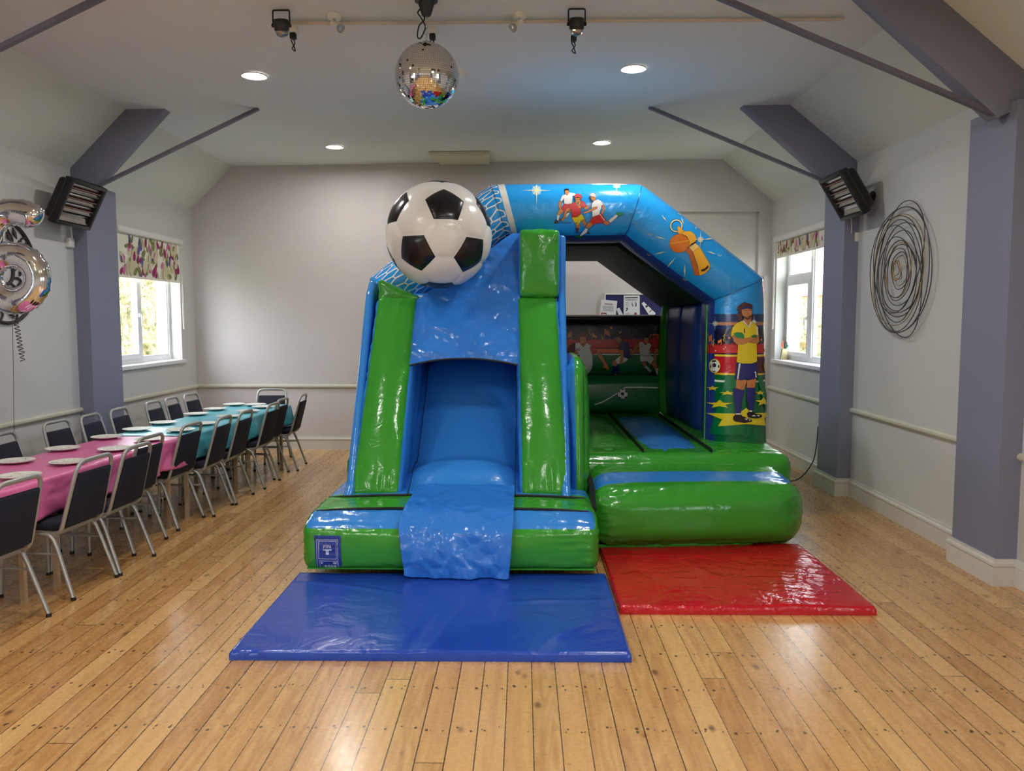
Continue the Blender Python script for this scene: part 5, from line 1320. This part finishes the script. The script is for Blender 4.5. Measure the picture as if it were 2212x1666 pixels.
# ================================================================= CHAIRS
def chair_proto():
    e=empty('banquet_chair')
    HW=.215; r=.0115
    # back loop with uprights: one bent tube; also carries down to the seat
    def yy(w,z): return w*(HW-.012-.035*max(0,(z-.42)/.4))
    zt=.815
    P=[]
    left=[(.125,-.17,.385),(.085,-.19,.40),(.066,-.198,.44),(-.005,-.176,.69),(-.038,-.165,.80)]
    pts=[(.125,-.185,.39),(.080,-.190,.40),(.062,-.190,.45),(.0,-.176,.68)]
    full=[Vector(p) for p in pts]+[Vector((-.036,-.166,zt))]+[Vector((-.036,.166,zt))]+[Vector((p[0],-p[1],p[2])) for p in pts[::-1]]
    m=MB(); m.tube(fillet(full,.075,8),r,10,flat=1.25); m.build('back_frame',STEEL,e)
    # back pad
    bm=bmesh.new(); add_box(bm,(-.016,-.168,.425),(.016,.168,.745),None,.014,0,3)
    for v in bm.verts:
        t=(v.co.z-.425)/.32; v.co.y*=1.05-.12*t; v.co.x+=.062-.086*t + .012*(1-(v.co.y/.17)**2)*(1 if v.co.x>0 else .4)
    from_bm('backrest',bm,FABRIC,e,auto=50)
    bm=bmesh.new(); add_box(bm,(.085,-.195,.40),(.49,.195,.455),None,.022,0,3)
    for v in bm.verts:
        v.co.y*=1-.06*max(0,(.25-v.co.x))/.2; 
        if v.co.z>.43: v.co.z+=.012*(1-(v.co.y/.2)**2)-.02*max(0,(v.co.x-.42)/.07)
    from_bm('seat',bm,FABRIC,e,auto=50)
    m=MB()
    for s in(-1,1): m.box((.1,s*.19-.01,.375),(.46,s*.19+.01,.398))
    m.box((.44,-.19,.375),(.46,.19,.398)); m.box((.12,-.19,.372),(.14,.19,.395)); 
    m.build('seat_frame',STEEL,e,smooth=False)
    for s in(-1,1):
        m=MB(); m.tube(fillet([(.30,s*.19,.386),(.135,s*.195,.386),(.098,s*.20,.30),(.0,s*.215,.012)],.07,6),r,10,flat=1.2); l1=m.build('leg',STEEL,e)
        m=MB(); m.tube(fillet([(.36,s*.19,.386),(.445,s*.19,.386),(.455,s*.20,.28),(.465,s*.21,.012)],.05,6),r,10,flat=1.2); l2=m.build('leg',STEEL,e)
        m=MB(); m.tube([(.088,s*.203,.27),(.45,s*.203,.27)],.007,8); m.build('stretcher',STEEL,e)
        for fx,fy,lg in((.0,s*.215,l1),(.465,s*.21,l2)):
            m=MB(); m.lathe([(.0145,0),(.0145,.02),(.001,.02)],10,Matrix.Translation((fx,fy,0))); m.build('rubber_foot',BLACK,lg)
    return e
ordn=['first','second','third','fourth','fifth','sixth','seventh','eighth','ninth','tenth']
near=[(4.14,-2.66,-6),(4.83,-2.625,-5.5),(5.29,-2.585,-3),(5.73,-2.70,-5),(6.40,-2.68,-4),(6.85,-2.586,0),(7.29,-2.55,-1),(7.96,-2.505,-2),(8.42,-2.55,-3),(8.91,-2.467,3)]
far=[(5.79,-3.76,2),(6.53,-3.79,-3),(6.99,-3.755,2),(7.46,-3.74,1),(8.10,-3.71,0),(8.53,-3.71,2),(8.96,-3.68,-3)]
proto=None
def place(x,y,deg,lab,grp):
    global proto
    if proto is None: proto=chair_proto(); e=proto
    else: e=copy_tree(proto)
    e.location=(x,y,0); e.rotation_euler=(0,0,math.radians(deg)); tag(e,lab,'chair',grp)
for i,(y,x,a) in enumerate(near):
    place(x,y,180+a,'navy padded chair on the castle side of the tables, %s from the camera'%ordn[i],'chairs on the castle side of the tables')
for i,(y,x,a) in enumerate(far):
    place(x,y,a,'navy padded chair on the wall side of the tables, %s from the camera'%ordn[i],'chairs on the wall side of the tables')
place(-3.0,9.58,-90,'navy padded chair at the head of the tables by the back wall','chair at the head')
# ================================================================= BALLOON
FOIL=mat('silver_foil',(225,225,228),.07,1,bump=.15,bscale=14,bdist=.01)
bo=atY(30,600,5.2)
e=empty('foil_balloon',bo,math.radians(6),label='silver foil number six balloon floating in front of the carved plaque',cat='balloon')
k=5.2/1750*1.01
def px(x,y): return Vector(((x-30)*k,0,-(y-600)*k))
path=[px(*p) for p in ((88,483),(66,467),(30,462),(0,478),(-22,515),(-30,560),(-26,600))]
tube_pts=catmull(path,7)
def foil(m,pts,R,closed):
    T=[];n=len(pts); NT=28
    v=[];f=[]
    for i,p in enumerate(pts):
        a=pts[(i-1)%n] if (closed or i>0) else pts[0]; b=pts[(i+1)%n] if (closed or i<n-1) else pts[-1]
        t=(b-a).normalized(); nn=Vector((-t.z,0,t.x)); rr_=R
        if not closed: d0_=(pts[i]-pts[0]).length/(R*.75); rr_=R*(math.sqrt(max(.02,1-(1-d0_)**2)) if d0_<1 else 1)
        for q in range(NT):
            th=2*PI*q/NT; c,s=math.cos(th),math.sin(th)
            edge=abs(c)**8; wr=1+.05*edge*math.sin(i*2.6)+.03*edge*math.sin(i*5.1)
            v.append(p+nn*(c*rr_*1.06*wr)+Vector((0,1,0))*(math.copysign(abs(s)**1.0,s)*rr_*.82*(1+.02*math.sin(i*2.6)*(1-abs(s)))))
    for i in range(n if closed else n-1):
        j=(i+1)%n
        for q in range(NT): q2=(q+1)%NT; f.append((i*NT+q,i*NT+q2,j*NT+q2,j*NT+q))
    if not closed: f.append(tuple(range(NT))[::-1]); f.append(tuple((n-1)*NT+q for q in range(NT)))
    m.add(v,f)
m=MB(); foil(m,tube_pts,.081,False)
ringp=[px(29,601)+Vector((.148*math.cos(a),0,.148*math.sin(a))) for a in [2*PI*q/72 for q in range(72)]]
foil(m,ringp,.080,True); m.build('balloon_foil',FOIL,e,auto=None)
RIB=mat('black_ribbon',(24,24,28),.3)
m=MB(); pts=[]
for q in range(90):
    t=q/89; pts.append(Vector((-.02+.035*t+.016*math.sin(q*.9)+.01*noise.noise(Vector((q*.3,0,0))),.03+.012*math.cos(q*.9),-.24-.30*t)))
m.tube(pts,.0028,5); m.build('curled_ribbon',RIB,e)
eb=Matrix.Rotation(-math.radians(6),3,'Z')@(Vector((-3.80,5.95,.80))-Vector(bo)); m=MB(); m.tube([Vector((-.03,.02,-.22)),Vector((-.03,.02,-.22)).lerp(eb,.5)+Vector((0,0,-.03)),eb],.0018,5); m.build('balloon_string',RIB,e)
# ================================================================= BLOWER CABLE
a=atX(1757,952,XR-.14); pts=[(XR-.14,8.03,.40),(XR-.17,7.9,.30),(XR-.22,7.8,.14),(XR-.4,7.8,.03),(XR-.6,7.85,.008),(2.1,7.9,.012)]
pts=[Vector(p) for p in [(XR-.03,8.3,.55),(XR-.06,8.25,.35),(XR-.12,8.2,.18),(XR-.28,8.15,.03),(XR-.5,8.2,.008),(2.12,8.25,.01)]]
m=MB(); m.tube(catmull(pts,8),.006,8); o=m.build('power_cable',BLACK); tag(o,'black power cable trailing from the right wall to the bouncy castle','cable')
# ================================================================= LIGHT
w=bpy.data.worlds.new('world'); sc.world=w; w.use_nodes=True; bg=w.node_tree.nodes['Background']; bg.inputs[0].default_value=(.86,.93,1,1); bg.inputs[1].default_value=7.5
vs=sc.view_settings; vs.view_transform='Standard'; vs.look='None'; vs.gamma=1; vs.use_curve_mapping=False; vs.exposure=.86
sc.cycles.max_bounces=10; sc.cycles.diffuse_bounces=5; sc.cycles.glossy_bounces=4; sc.cycles.transparent_max_bounces=8
sc.cycles.caustics_reflective=False; sc.cycles.caustics_refractive=False; sc.cycles.sample_clamp_indirect=6
